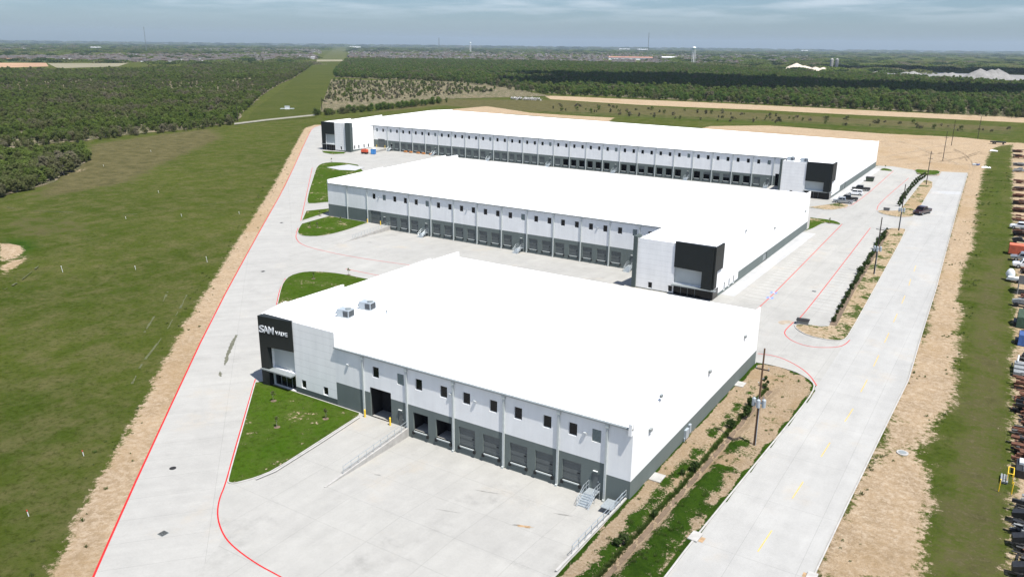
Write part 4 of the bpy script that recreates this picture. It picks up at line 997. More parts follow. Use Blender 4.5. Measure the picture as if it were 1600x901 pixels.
def scatter(name, pts, scl, pick, coll, label, cat, zs=None):
    n = len(pts); me = bpy.data.meshes.new(name); me.vertices.add(n)
    co = np.zeros((n, 3), np.float32); co[:, :2] = pts
    if zs is not None: co[:, 2] = zs
    me.vertices.foreach_set('co', co.reshape(-1))
    a = me.attributes.new('scl', 'FLOAT', 'POINT'); a.data.foreach_set('value', np.asarray(scl, np.float32))
    a = me.attributes.new('pick', 'INT', 'POINT'); a.data.foreach_set('value', np.asarray(pick, np.int32))
    a = me.attributes.new('rot', 'FLOAT_VECTOR', 'POINT'); rv = np.zeros((n, 3), np.float32); rv[:, 2] = rng.uniform(0, 6.283, n); a.data.foreach_set('vector', rv.reshape(-1))
    o = link(name, me); ng = bpy.data.node_groups.new(name+'_nodes', 'GeometryNodeTree')
    ng.interface.new_socket('Geometry', in_out='INPUT', socket_type='NodeSocketGeometry'); ng.interface.new_socket('Geometry', in_out='OUTPUT', socket_type='NodeSocketGeometry')
    gi = ng.nodes.new('NodeGroupInput'); go = ng.nodes.new('NodeGroupOutput'); ip = ng.nodes.new('GeometryNodeInstanceOnPoints'); ci = ng.nodes.new('GeometryNodeCollectionInfo')
    ci.inputs['Collection'].default_value = coll; ci.inputs['Separate Children'].default_value = True; ci.inputs['Reset Children'].default_value = True
    def attr(nm, ty):
        q = ng.nodes.new('GeometryNodeInputNamedAttribute'); q.data_type = ty; q.inputs['Name'].default_value = nm; return q.outputs['Attribute']
    e2r = ng.nodes.new('FunctionNodeEulerToRotation'); L = ng.links
    L.new(attr('rot', 'FLOAT_VECTOR'), e2r.inputs[0])
    L.new(gi.outputs[0], ip.inputs['Points']); L.new(ci.outputs[0], ip.inputs['Instance']); ip.inputs['Pick Instance'].default_value = True
    L.new(attr('pick', 'INT'), ip.inputs['Instance Index']); L.new(e2r.outputs[0], ip.inputs['Rotation']); L.new(attr('scl', 'FLOAT'), ip.inputs['Scale'])
    L.new(ip.outputs[0], go.inputs[0])
    md = o.modifiers.new('scatter', 'NODES'); md.node_group = ng
    return tag(o, label, cat, None, 'stuff')
def sample(poly, per, jitter_noise=None):
    """points spread over a plan polygon, about one per `per` square metres"""
    p = np.array([q[:2] for q in poly]); x0, y0 = p.min(0); x1, y1 = p.max(0); n = int((x1-x0)*(y1-y0)/per)
    pts = rng.uniform((x0, y0), (x1, y1), (n, 2)); d = sdf(poly, pts[:, 0], pts[:, 1]); k = d > 0
    return pts[k], d[k]
def lumpy(pts, sc, seed):
    r = np.random.default_rng(seed); v = np.zeros(len(pts))
    for k in range(7):
        a = r.uniform(0, 6.28); f = r.uniform(.6, 1.8)/sc; v += np.sin((pts[:, 0]*math.cos(a)+pts[:, 1]*math.sin(a))*f*6.28+r.uniform(0, 6.28))
    return v/2.6
def screen(pts, z=4.):
    d = np.c_[pts, np.full(len(pts), z)]-np.array(EYE); zz = d @ np.array(FW)
    return 800+F*(d @ np.array(RT))/zz, 450.5-F*(d @ np.array(UP))/zz, zz
FL1 = P_((-30, 236), (0, 234), (60, 227), (130, 220), (200, 210), (290, 202), (350, 194), (366, 191), (380, 176), (398, 160), (408, 150), (300, 147), (150, 146), (-30, 148))
FLC = P_((-90, 318), (0, 309), (50, 296), (105, 273), (140, 250), (132, 238), (60, 245), (-90, 256))
FLM = P_((-60, 148), (150, 146), (408, 150), (436, 132), (455, 124), (300, 126), (-60, 130))
FLB = P_((-60, 130), (300, 126), (455, 124), (475, 112), (490, 100), (440, 101), (300, 105.5), (200, 110), (120, 113), (-60, 111))
FR1 = P_((541, 95), (533, 103), (522, 115), (524, 121), (700, 128), (800, 138), (860, 146), (1000, 153), (1200, 163), (1350, 170), (1650, 186), (1650, 138), (1450, 124), (1240, 114), (1100, 105), (900, 99), (700, 96))
FRB = P_((519, 126), (508, 150), (500, 164), (560, 160), (690, 150), (780, 143), (700, 130))
groups_ = []
for poly, per, lo, hi, seed, thr in ((FL1, 11, .42, .88, 1, -.42), (FLC, 7, .6, .92, 2, -5), (FLM, 40, .35, .75, 3, -.7), (FLB, 30, .6, 1.1, 4, -1.0), (FR1, 32, .65, 1.25, 5, -.9), (FRB, 330, .45, .8, 6, -5)):
    pts, d = sample(poly, per); lp = lumpy(pts, 130 if seed != 1 else 75, seed); k = (lp+rng.normal(0, .35, len(pts)) > thr) | ((d < 9) & (per < 35))
    pts = pts[k]; d = d[k]; sc = rng.uniform(lo, hi, len(pts))*(1+.18*lumpy(pts, 60, seed+50)); sc = np.clip(sc, .4, 1.8)
    pk = rng.choice([0, 1, 2, 3, 5, 0, 2, 5], len(pts)) if per != 32 else rng.choice([0, 2, 4, 4, 1, 2], len(pts))
    groups_.append((pts, sc, pk))
def along(px, step, jit=1.5):
    w_ = P_(*px); out = []
    for a, b in zip(w_, w_[1:]):
        L = math.hypot(b[0]-a[0], b[1]-a[1])
        for k in range(int(L/step)):
            f_ = (k+random.random())/(L/step); out.append((a[0]+(b[0]-a[0])*f_+random.uniform(-jit, jit), a[1]+(b[1]-a[1])*f_+random.uniform(-jit, jit)))
    return np.array(out)
hd = along(((490, 181), (530, 178), (580, 173), (640, 167), (690, 160)), 1.5, 4.5); groups_.append((hd, rng.uniform(.45, .95, len(hd)), rng.choice([2, 5, 4], len(hd))))
hd = along(((0, 236), (60, 229), (130, 222), (200, 212), (290, 204), (368, 193)), 3.4, 3); groups_.append((hd, rng.uniform(.5, .95, len(hd)), rng.choice([2, 5, 0], len(hd))))
hd = along(((800, 140), (860, 148), (1000, 154.5), (1200, 164.5), (1350, 171.5), (1640, 187)), 5., 5); groups_.append((hd, rng.uniform(.5, 1.15, len(hd)), rng.choice([2, 5, 4, 4], len(hd))))
allp = np.concatenate([g[0] for g in groups_]); alls = np.concatenate([g[1] for g in groups_]); allk = np.concatenate([g[2] for g in groups_])
u_, v_, z_ = screen(allp); vis = (u_ > 5) & (u_ < 1595) & (v_ > 0) & (v_ < 900); okf = (u_ > -250) & (u_ < 1850)
# keep clear of the buildings' paving
okf &= sdf(PAVE, allp[:, 0], allp[:, 1]) < -3
allp, alls, allk, u_, v_, z_, vis = (a[okf] for a in (allp, alls, allk, u_, v_, z_, vis))
score = np.where(vis, alls/z_, 0); order = np.argsort(-score); near = order[:286]; rest = order[286:]
def ind_tree(i, p, s, k):
    c_, t_ = TREES[k]; left = u_[i] < 520
    if left and p[1] < 262 and v_[i] > 222: lab, gr = 'tree with thin pale stems in the near left woodland clump', 'trees of the near left woodland clump'
    elif left: lab, gr = 'leafy green tree along the front of the long left woodland', 'trees along the front of the left woodland'
    elif v_[i] > 158 and u_[i] < 720: lab, gr = 'bushy green tree in the row behind the far warehouse', 'tree row behind the far warehouse'
    else: lab, gr = 'rounded bright green tree along the sand track on the right', 'trees along the far sand track'
    look = ('broad round', 'tall domed', 'wide low', 'slender sparse', 'bright green spreading', 'short bushy')[k]
    lab = look+' '+lab.replace('leafy green ', '').replace('bushy green ', '').replace('rounded bright green ', ''); gr = look+' '+gr
    r_ = thing('tree', lab, 'tree', (float(p[0]), float(p[1]), 0), random.uniform(0, 6.28), gr); r_.scale = (s, s, s)
    link('crown', c_, r_); link('trunk', t_, r_)
for i in near: ind_tree(i, allp[i], float(alls[i]), int(allk[i]))
scatter('woodland', allp[rest], alls[rest], allk[rest], proto, 'dense green woodland behind and beside the industrial site', 'woodland')
M_under = ground_mat('woodland_floor', False, (.085, .085, .045), (.125, .112, .075), (.17, .145, .11), .10)
for nm, pl, z in (('woodland_floor', FL1, .03), ('woodland_floor', FLC, .03), ('woodland_floor', FLB, .05), ('woodland_floor', FR1, .05)):
    ring = []
    for a, b in zip(pl, pl[1:]+pl[:1]):
        L = math.hypot(b[0]-a[0], b[1]-a[1]); n = max(1, int(L/12))
        for k in range(n): ring.append((a[0]+(b[0]-a[0])*k/n+random.uniform(-2, 2), a[1]+(b[1]-a[1])*k/n+random.uniform(-2, 2)))
    struct(MB().sheet([ring], z).obj(nm, M_under))
M_scrub = ground_mat('brown_scrub_land', False, (.085, .080, .045), (.125, .110, .075), (.15, .125, .095), .1)
for pl in (FLM, P_((516, 124), (506, 150), (494, 176), (560, 168), (690, 155), (860, 150), (800, 138), (700, 128))):
    struct(MB().sheet([pl], .045).obj('scrub_land', M_scrub))
bp_, _ = sample(FLM, 60); bq, _ = sample(FRB, 95); br, _ = sample(P_((860, 160), (1110, 176), (1350, 188), (1620, 203), (1620, 212), (1400, 201), (1250, 195), (1000, 184), (860, 172)), 260); bs_, _ = sample(P_((60, 305), (140, 235), (230, 217), (340, 203), (250, 260), (110, 298)), 900)
bb = np.concatenate([bp_, bq, br])
scatter('brush', bb, rng.uniform(.5, 1.25, len(bb)), rng.integers(0, 3, len(bb)), protob, 'low grey brown brush scattered over the open scrub ground', 'brush')

# ------------------------------------------------------------------ pipeline corridor, far fields
M_corr = ground_mat('mown_corridor_grass', False, (.042, .055, .013), (.062, .070, .020), (.11, .10, .05), -.3)
MBc = MB(); MBc.sheet([P_((384, 192), (396, 172), (440, 140), (488, 100), (491, 97.2), (537, 97.2), (531, 101), (520, 118), (508, 150), (497, 180), (492, 184))], .06); struct(MBc.obj('grass_corridor', M_corr))
M_corr2 = ground_mat('far_corridor_grass', False, (.075, .085, .035), (.095, .10, .045), (.15, .13, .08), -.2)
struct(MB().sheet([P_((494, 96), (515, 82), (521, 76.5), (541, 76.5), (540, 96))], .07).obj('grass_corridor', M_corr2))
M_gravel = simple('pale_gravel', (.20, .19, .15), .95, .25, .5)
struct(MB().sheet([P_((366, 192.5), (420, 186), (492, 178.8), (492, 181), (420, 188.3), (366, 195))], .09).obj('gravel_track', M_gravel))
M_sandf = simple('bare_sand_field', (.31, .19, .11), .95, .25, .01); M_strawf = simple('straw_field', (.19, .17, .105), .95, .25, .01); M_greenf = simple('pale_green_field', (.075, .10, .04), .95, .3, .01)
for pts_, mm in ((((-20, 98.5), (72, 98.5), (76, 104), (-20, 107)), M_sandf), (((74, 99), (200, 99), (185, 104), (90, 107)), M_strawf), (((0, 91.5), (30, 91.5), (36, 93.5), (0, 94)), M_sandf), (((-20, 93), (120, 94.5), (110, 97), (-20, 97.5)), M_greenf),
                 (((495, 93.5), (535, 93.5), (535, 96), (495, 96.5)), M_strawf), (((232, 77), (250, 76), (246, 79), (234, 79)), M_sandf), (((200, 81), (290, 79.5), (280, 82)), M_strawf), (((60, 76), (150, 75), (100, 77.5)), M_strawf),
                 (((300, 99), (400, 100), (380, 101.5), (300, 101.5)), M_strawf), (((1010, 102), (1090, 104), (1080, 108), (1060, 107)), M_greenf), (((920, 117), (970, 118), (960, 120), (925, 120)), M_greenf), (((625, 108), (780, 107), (760, 111), (630, 112)), M_greenf)):
    struct(MB().sheet([P_(*pts_)], .10).obj('field', mm))
# far tree belts: groves of rounded canopy out to the horizon
def grove_mesh(seed, mat):
    r = random.Random(seed); mb = MB()
    for k in range(520):
        p = Vector((r.gauss(0, 11), r.gauss(0, 11), 0)); p.z = 6.5*(1-min(1, (p.xy.length/30)**2))*r.random()**.3+.5
        nn = Vector((r.gauss(0, .8), r.gauss(0, .8), 1)).normalized(); u = nn.orthogonal().normalized(); v = nn.cross(u); s = r.uniform(.9, 2.)
        mb.poly([p+u*s*x+v*s*y for x, y in ((-1, -.6), (.2, -1), (1, .1), (.4, 1), (-.8, .8))])
    return mb.mesh('grove', mat)
protog = bpy.data.collections.new('grove_sources')
for i in range(3): protog.objects.link(bpy.data.objects.new('grove_source_%d' % i, grove_mesh(i, (M_leaf, M_leafd, M_leaf)[i])))
gp = []; gs = []
def far_scatter(n, u0, u1, v0, v1, seed=0, thr=None):
    q = []
    for k in range(n):
        u = random.uniform(u0, u1); hv = 62+u*.01088; vv = random.uniform(v0, v1)+max(0, 0)
        vv = hv+vv                              # v0,v1 counted below the horizon
        x, y = G(u, vv); q.append((x, y))
    q = np.array(q)
    return q
for n, u0, u1, v0, v1, s0, s1 in ((2600, -100, 1700, 4.5, 11, 1.2, 2.2), (1200, -100, 1700, 2.2, 5, 2.5, 5.5), (520, -60, 260, 12, 18, .8, 1.3), (900, 100, 480, 12, 19, .8, 1.2), (320, -60, 500, 20, 36, .6, 1.1), (900, 1050, 1700, 10, 38, .8, 1.5), (700, 560, 1250, 16, 30, .55, .9), (900, 540, 1300, 6, 14, .8, 1.4)):
    q = far_scatter(n, u0, u1, v0, v1); lp = lumpy(q, 900, n); q = q[lp > -.35]
    gp.append(q); gs.append(rng.uniform(s0, s1, len(q)))
gp = np.concatenate(gp); gs = np.concatenate(gs)
cu, cv, cz = screen(gp, 0)
incorr = (sdf(P_((486, 100), (512, 80), (521, 74), (545, 74), (543, 100)), gp[:, 0], gp[:, 1]) > -6); gp = gp[~incorr]; gs = gs[~incorr]
dg_ = sdf(FR1, gp[:, 0], gp[:, 1]); gp = gp[dg_ < 0]; gs = gs[dg_ < 0]
scatter('far_woodland', gp, gs, rng.integers(0, 3, len(gp)), protog, 'distant belts of dark trees between the subdivisions up to the horizon', 'woodland')

# ------------------------------------------------------------------ distant subdivisions
M_shing = leaf_mat('house_shingles', [(.12, .11, .105), (.19, .165, .145), (.15, .145, .145), (.24, .21, .18)]); M_brick = leaf_mat('house_walls', [(.42, .36, .30), (.30, .20, .15), (.62, .60, .56), (.36, .28, .22)])
def house_mesh(W, D, h, rh, wing):
    mb = MB()
    def hip(x0, x1, y0, y1, z, rh_):
        e = .5; x0 -= e; x1 += e; y0 -= e; y1 += e; k = min(x1-x0, y1-y0)/2*.95
        if x1-x0 > y1-y0: a, b = ((x0+k, (y0+y1)/2, z+rh_), (x1-k, (y0+y1)/2, z+rh_))
        else: a, b = (((x0+x1)/2, y0+k, z+rh_), ((x0+x1)/2, y1-k, z+rh_))
        A, B_, C__, D__ = (x0, y0, z), (x1, y0, z), (x1, y1, z), (x0, y1, z)
        if x1-x0 > y1-y0: mb.poly([A, B_, b, a], 1); mb.poly([B_, C__, b], 1); mb.poly([C__, D__, a, b], 1); mb.poly([D__, A, a], 1)
        else: mb.poly([A, B_, a], 1); mb.poly([B_, C__, b, a], 1); mb.poly([C__, D__, b], 1); mb.poly([D__, A, a, b], 1)
    mb.box(-W/2, W/2, -D/2, D/2, 0, h); hip(-W/2, W/2, -D/2, D/2, h-.02, rh)
    if wing: mb.box(-W/2, -W/2+W*.42, -D/2-3.5, -D/2+.02, 0, h*.98); hip(-W/2, -W/2+W*.42, -D/2-3.5, -D/2+3, h*.98, rh*.6)
    mb.box(W*.1, W*.25, -D/2-.05, -D/2+.01, .8, 2.2, 2); mb.box(-W*.42, -W*.15, -D/2-3.55 if wing else -D/2-.05, -D/2-3.5 if wing else -D/2+.01, .1, 2.2, 3)
    return mb.mesh('house', [M_brick, M_shing, M_glass, M_white])
HOUSES = [house_mesh(15, 11, 3.0, 2.8, True), house_mesh(12, 13, 5.4, 2.6, True), house_mesh(17, 12, 3.0, 3.2, False), house_mesh(11, 12, 5.6, 2.4, False)]
protoh = bpy.data.collections.new('house_sources')
for i, h_ in enumerate(HOUSES): protoh.objects.link(bpy.data.objects.new('house_source_%d' % i, h_))
hp = []
def hband(n, u0, u1, va, vb):
    """streets of houses; va, vb give image rows at u0 and u1 of the nearest and farthest street"""
    for k in range(n):
        f_ = random.random(); u = u0+(u1-u0)*f_; lo_ = va[0]+(va[1]-va[0])*f_; hi_ = vb[0]+(vb[1]-vb[0])*f_
        v = random.uniform(lo_, hi_); hp.append(G(u, v))
hband(120, 0, 110, (90, 89), (92.5, 93)); hband(330, 110, 300, (86.5, 86), (96, 98)); hband(330, 290, 492, (86, 85), (97, 93)); hband(300, 300, 500, (77, 77), (83, 84))
hband(520, 545, 800, (79, 81), (91, 95)); hband(640, 800, 1160, (80, 86), (97, 101)); hband(160, 1160, 1260, (84, 87), (97, 99)); hband(60, 0, 500, (74, 76), (78, 80))
hp = np.array(hp)
# snap to streets so rows read as subdivisions, and thin out overlaps
ang = R(38); rx = hp[:, 0]*math.cos(ang)+hp[:, 1]*math.sin(ang); ry = -hp[:, 0]*math.sin(ang)+hp[:, 1]*math.cos(ang)
rx = np.round(rx/19)*19; ry = np.round(ry/30)*30
uq = np.unique(np.c_[rx, ry], axis=0); hp = np.c_[uq[:, 0]*math.cos(ang)-uq[:, 1]*math.sin(ang), uq[:, 0]*math.sin(ang)+uq[:, 1]*math.cos(ang)]
dz = np.hypot(hp[:, 0], hp[:, 1]); hp = hp[dz < 9000]; dz = np.hypot(hp[:, 0], hp[:, 1]); od = np.argsort(dz)
for n_, i in enumerate(od[:290]):
    u1_, v1_, _ = screen(hp[i:i+1], 0)
    side = 'left' if u1_[0] < 520 else 'right'
    hk = random.randrange(4); look = ('winged single storey', 'winged two storey', 'long single storey', 'square two storey')[hk]
    o = link('house', HOUSES[hk], None, (float(hp[i, 0]), float(hp[i, 1]), 0), ang+random.choice([0, math.pi]))
    tag(o, 'distant %s shingle roofed house in the subdivision %s of the grass corridor' % (look, side), 'house', 'distant %s houses %s of the corridor' % (look, side))
scatter('subdivision', hp[od[290:]], rng.uniform(.9, 1.1, len(od)-290), rng.integers(0, 4, len(od)-290), protoh, 'grey roofed houses packed across the far subdivisions below the horizon', 'houses')

# water tower, mast, sheds, quarry heaps
def revolve(mb, prof, n=18, mi=0):
    b = len(mb.v)
    for r_, z in prof:
        for k in range(n): mb.v.append((r_*math.cos(2*math.pi*k/n), r_*math.sin(2*math.pi*k/n), z))
    for i in range(len(prof)-1):
        for k in range(n): k2 = (k+1) % n; mb.f.append((b+i*n+k, b+i*n+k2, b+(i+1)*n+k2, b+(i+1)*n+k)); mb.m.append(mi)
def water_tower(u, dist, top_px, label, k=1.):
    x, y = FAR(u, dist); s = dist/F; H = EYE.z+top_px*s; r = 2.7*s*k; s = s*(.75 if k == 1. else k)
    root = thing('water_tower', label, 'water tower', (x, y, 0))
    mb = MB(); revolve(mb, [(.01, H-5.2*s), (r*.7, H-4.8*s), (r, H-3.4*s), (r, H-1.8*s), (r*.8, H-.7*s), (r*.4, H-.1*s), (.01, H)], 18); mb.obj('tank', M_white, root, smooth=True)
    mb = MB(); revolve(mb, [(r*1.005, H-3.3*s), (r*1.02, H-3.2*s), (r*1.02, H-2.5*s), (r*1.005, H-2.4*s)], 18); mb.obj('band', simple('teal_band', (.10, .42, .42), .5), root)
    for k in range(6):
        a = k*math.pi/3; MB().bar((r*.95*math.cos(a), r*.95*math.sin(a), 0), (r*.9*math.cos(a), r*.9*math.sin(a), H-3.4*s), .22*s, n=6).obj('leg', M_white, root)
    MB().bar((0, 0, 0), (0, 0, H-5*s), .5*s, n=8).obj('riser', M_white, root)
water_tower(1085, 2600, .5, 'white water tower with teal band standing over the right subdivision')
water_tower(735, 5200, 3.5, 'tiny white water tower on the horizon above the middle of the far warehouse', .45)
def mast(u, dist, top_px, label, guyed=True):
    x, y = FAR(u, dist); s = dist/F; H = EYE.z+top_px*s; root = thing('radio_mast', label, 'mast', (x, y, 0)); mb = MB(); r = .5*s
    for k in range(3):
        a = k*2.094; mb.bar((r*math.cos(a), r*math.sin(a), 0), (r*.6*math.cos(a), r*.6*math.sin(a), H), .11*s, n=4)
    for j in range(14):
        z = H*j/14
        for k in range(3):
            a = k*2.094; b = a+2.094; mb.bar((r*math.cos(a), r*math.sin(a), z), (r*math.cos(b), r*math.sin(b), z+H/14), .06*s, n=4, cap=False)
    mb.obj('lattice', M_trim, root)
    MB().bar((0, 0, H*.9), (0, 0, H*1.04), .12*s, n=5).obj('antenna', M_trim, root)
mast(1013, 3600, 19, 'tall lattice mast on the horizon right of centre')
mast(228, 4300, 18, 'thin faint lattice mast on the left horizon')
mast(686, 5000, 9, 'very small mast on the horizon left of the middle')
def shed(u, v, L, D, h, label, mat, roofm, rz=0., n=1):
    x, y = G(u, v); root = thing('shed', label, 'building', (x, y, 0), rz); MB().box(-L/2, L/2, -D/2, D/2, 0, h).obj('wall', mat, root)
    MB().prism([(-D/2-1, h), (0, h+D*.08), (D/2+1, h)], 'x', -L/2-1, L/2+1).obj('roof', roofm, root)
    mb = MB()
    for k in range(6): mb.box(-L/2+(k+.3)*L/6, -L/2+(k+.7)*L/6, -D/2-.12, -D/2+.01, h*.15, h*.6)
    mb.obj('doors', M_trim, root)
M_tanw = simple('tan_wall', (.40, .31, .22), .8, .1, .1); M_redr = simple('dull_red_roof', (.35, .18, .13), .6, .1, .1)
shed(985, 94, 170, 50, 9, 'long low school building with white and tan walls among the right subdivision', M_white, M_redr, R(25))
shed(1045, 93, 60, 40, 8, 'tan building at the right end of the long low school', M_tanw, M_roof, R(25))
shed(150, 76.5, 60, 30, 9, 'white roofed hall far away among the left tree belts', M_white, M_roof, R(35))
shed(487, 92.5, 20, 13, 6, 'bright white house size building at the end of the left subdivision', M_white, M_roof, R(35))
shed(555, 75.5, 120, 50, 11, 'long white roofed shed on the horizon right of the grass corridor', M_white, M_roof, R(35))
shed(990, 78.4, 420, 60, 10, 'very long pale shed at the foot of the tall mast', M_white, M_roof, R(25))
shed(1257, 80.5, 110, 60, 10, 'pale building far away above the sand heap', M_tanw, M_roof, R(20))
def heap(u, v, L, D, h, label, mat, seed):
    x, y = G(u, v); r = random.Random(seed); mb = MB(); nx_, ny_ = 34, 18; g = {}
    pk = [(r.uniform(-.35, .35), r.uniform(-.2, .2), r.uniform(.55, 1.)) for _ in range(4)]
    for i in range(nx_+1):
        for j in range(ny_+1):
            a, b = i/nx_*2-1, j/ny_*2-1; e = max(0, 1-(a*a+b*b)); z = 0
            for px_, py_, ph in pk: z = max(z, ph*max(0, 1-math.hypot((a-px_)*1.5, (b-py_)*1.2)))
            g[i, j] = len(mb.v); mb.v.append((a*L/2, b*D/2, -1+min(e*3, 1)*(z+.04*r.random())*(h+1)))
    for i in range(nx_):
        for j in range(ny_): mb.f.append((g[i, j], g[i+1, j], g[i+1, j+1], g[i, j+1])); mb.m.append(0)
    o = mb.obj('gravel_heap', mat, None, (x, y, 0)); tag(o, label, 'gravel heap'); o.rotation_euler.z = R(35)
M_sandh = simple('pale_quarry_sand', (.46, .40, .33), .95, .15, .1); M_greyh = simple('grey_crushed_rock', (.19, .185, .175), .95, .2, .1)
heap(1254, 110, 115, 70, 19, 'largest pale sand heap of the quarry beyond the woodland', M_sandh, 1)
heap(1282, 111, 80, 50, 11, 'lower sand heap just right of the largest one', M_sandh, 2)
heap(1385, 114.5, 80, 45, 9, 'small grey rock heap in the middle of the quarry', M_greyh, 3)
heap(1420, 116.5, 70, 40, 8, 'small grey rock heap right of the quarry middle', M_greyh, 4)
heap(1545, 123, 115, 60, 19, 'large grey rock heap near the right edge of the photo', M_greyh, 5)
heap(1480, 119, 90, 40, 8, 'low grey rock heap left of the large grey one', M_greyh, 6)
root = thing('batch_plant', 'pale silos and conveyor of the quarry plant beside the sand heap', 'silo plant', (*G(1302, 109), 0), R(30))
for k in range(2):
    mb = MB(); mb.bar((k*13-6, 0, 5), (k*13-6, 0, 25), 4.2, n=14); mb.bar((k*13-6, 0, 25), (k*13-6, 0, 28), 4.2, 1., n=14); mb.bar((k*13-6, 0, 2), (k*13-6, 0, 5), 1.5, 4.2, n=14); mb.obj('silo', M_conc, root)
    mb = MB(); [mb.bar((k*13-6+a*3, b*3, -.5), (k*13-6+a*3, b*3, 6), .4, n=5) for a in (-1, 1) for b in (-1, 1)]; mb.obj('legs', M_trim, root)
MB().bar((8, 0, 20), (42, 6, 1), 1.0, n=4).obj('conveyor', M_trim, root)
struct(MB().sheet([P_((1215, 108), (1330, 108), (1450, 113), (1640, 119), (1640, 127), (1500, 124), (1380, 118), (1230, 113))], .12).obj('quarry_floor', M_greyh))

# ------------------------------------------------------------------ utility poles
def pole(x, y, H, label, transformer=False, mat=None, arm=True, r=.17, group=None):
    root = thing('utility_pole', label, 'utility pole', (x, y, 0), 0, group); mat = mat or M_creo
    MB().bar((0, 0, -.5), (0, 0, H), r, r*.62, n=10).obj('pole', mat, root)
    if arm:
        mb = MB().box(-.9, .9, -.06, .06, H-3.0, H-2.86); o = mb.obj('crossarm', M_creo, root)
        for s in (-.8, 0, .8): MB().bar((s, 0, H-2.86), (s, 0, H-2.6), .06, n=6).obj('insulator', M_tank, o)
        for z, s in ((H-4.3, .35), (H-5., -.4)): MB().bar((0, 0, z), (s, 0, z+.15), .05, n=5).obj('bracket', M_galv, root)
    if transformer:
        o = MB().box(-.62, .62, -.12, .12, 6.2, 6.35).obj('mounting_bracket', M_galv, root)
        for k, (a, b) in enumerate(((-.62, -.15), (.05, -.5), (.68, -.1))):
            mb = MB().bar((a, b, 5.8), (a, b, 6.85), .26, n=14); mb.bar((a, b, 6.85), (a, b, 6.97), .26, .13, n=14); c = mb.obj('transformer', M_tank, root)
            MB().bar((a-.1, b, 7.0), (a-.1, b, 7.3), .05, n=6).obj('bushing', M_trim, c)
        MB().bar((.18, -.15, -.2), (.16, -.15, 5.6), .05, n=6).obj('conduit', M_tank, root)
    return root
pole(-24.3, 100.6, 14.0, 'nearest brown wooden pole carrying three grey transformers over the ditch strip', True, M_wood)
pole(*G(1365.3, 428.7), 13.9, 'dark pole with transformers rising from the hedge of the long parking island', True)
pole(*G(1404, 360.7), 13.9, 'pole with transformers at the far tip of the long parking island', True)
pole(*G(1447, 289), 13.4, 'dark pole at the far end of the second parking island', False)
pole(*G(1473, 250.6), 13.9, 'first pole standing in the bare sandy lot beyond the road end', False)
pole(*G(1486.4, 227.4), 14.0, 'second pole on the sandy lot, farther back', False)
pole(*G(1527.5, 217), 13.4, 'pole at the grassy back edge of the sandy lot', False)
pole(*G(1316, 199), 11, 'thin pole in the green strip behind the far warehouse, right side', False, None, False) if False else None
pole(*G(371.7, 189.5), 10.2, 'dark pole at the left end of the pale gravel track by the woods', False, None, False, .3)
pole(*G(503, 172), 10.0, 'dark pole at the right end of the gravel track beside the hedge', False, None, False, .26)

# ------------------------------------------------------------------ shrubs, saplings, ditch growth
SHR = [crown_mesh('foliage', M_leafd, 2.3, 1.15, .02, 260, .34, 41, 6), crown_mesh('foliage', M_leafd, 3.0, .95, .02, 260, .34, 42, 6), crown_mesh('foliage', M_leafd, 1.7, 1.1, .0, 220, .32, 43, 5)]
STM = trunk_mesh('stem', 1.6, .05, 3, M_creo, 3)
def shrub(x, y, k, s, label, group=None, z=.1):
    r_ = thing('shrub', label, 'shrub', (x, y, z), random.uniform(0, 6), group); r_.scale = (s, s, s); link('foliage', SHR[k], r_); link('stem', STM, r_)
w_ = P_((1299, 503), (1310, 484), (1327, 452), (1345, 425), (1358, 402), (1370, 383), (1384, 361))
n_ = 0
for a, b in zip(w_, w_[1:]):
    L = math.hypot(b[0]-a[0], b[1]-a[1]); c = max(2, int(L/2.4))
    for k in range(c):
        f_ = k/c; shrub(a[0]+(b[0]-a[0])*f_+.35+random.uniform(-.15, .15), a[1]+(b[1]-a[1])*f_, random.choice([0, 0, 2, 1]), random.choice([.4, .55, .7, .95]), 'dark evergreen shrub in the hedge along the long parking island', 'hedge shrubs of the long parking island'); n_ += 1
w_ = P_((1405, 322), (1413, 310), (1424, 295), (1436, 283), (1447, 276)); 
for a, b in zip(w_, w_[1:]):
    for k in range(4):
        f_ = k/4; shrub(a[0]+(b[0]-a[0])*f_, a[1]+(b[1]-a[1])*f_, 1, random.uniform(.8, 1.05), 'upright shrub in the row on the second parking island', 'upright shrubs of the second island')
mb = MB(); line_mesh(mb, P_((1301, 509), (1330, 455), (1347, 428), (1372, 386), (1386, 363)), 1.3, .135); struct(mb.obj('mulch_bed', M_mud))
SAP = crown_mesh('foliage', M_leaf, 1.9, .42, .35, 60, .16, 51, 5); SAPS = trunk_mesh('stem', 1.9, .035, 5, M_bark, 3)
for u, v, lb in ((427.7, 627, 'bare sapling on the triangular lawn nearest the lettered entrance'), (509, 655, 'sapling on the triangular lawn below the grey wall panels'), (433, 668, 'sapling in the middle of the triangular lawn'), (490, 436, 'sapling on the lawn behind the lettered corner'), (545, 430, 'tiny sapling at the tip of the lawn behind the nearest warehouse'),
                 (484, 356, 'sapling on the lawn below the middle warehouse corner'), (532, 347, 'sapling close to the middle warehouse west wall'), (1296, 349, 'sapling on the small lawn at the back corner of the middle warehouse'), (1383, 264, 'sapling on the little lawn at the far corner of the parking'), (1311, 325, 'sapling on the dry island in front of the silver pickup'), (500, 337, 'sapling between the two lawns west of the middle warehouse'), (518, 253, 'sapling at the top of the lawn behind the middle warehouse'), (496, 356, 'slim sapling right of centre on the lawn by the west ramp')):
    x, y = G(u, v); r_ = thing('sapling', lb, 'sapling', (x, y, .1), random.uniform(0, 6)); link('foliage', SAP, r_); link('stem', SAPS, r_)
    mb = MB().bar((0, 0, -.005), (0, 0, .03), .45, n=12); mb.obj('mulch_ring', M_mud, r_)
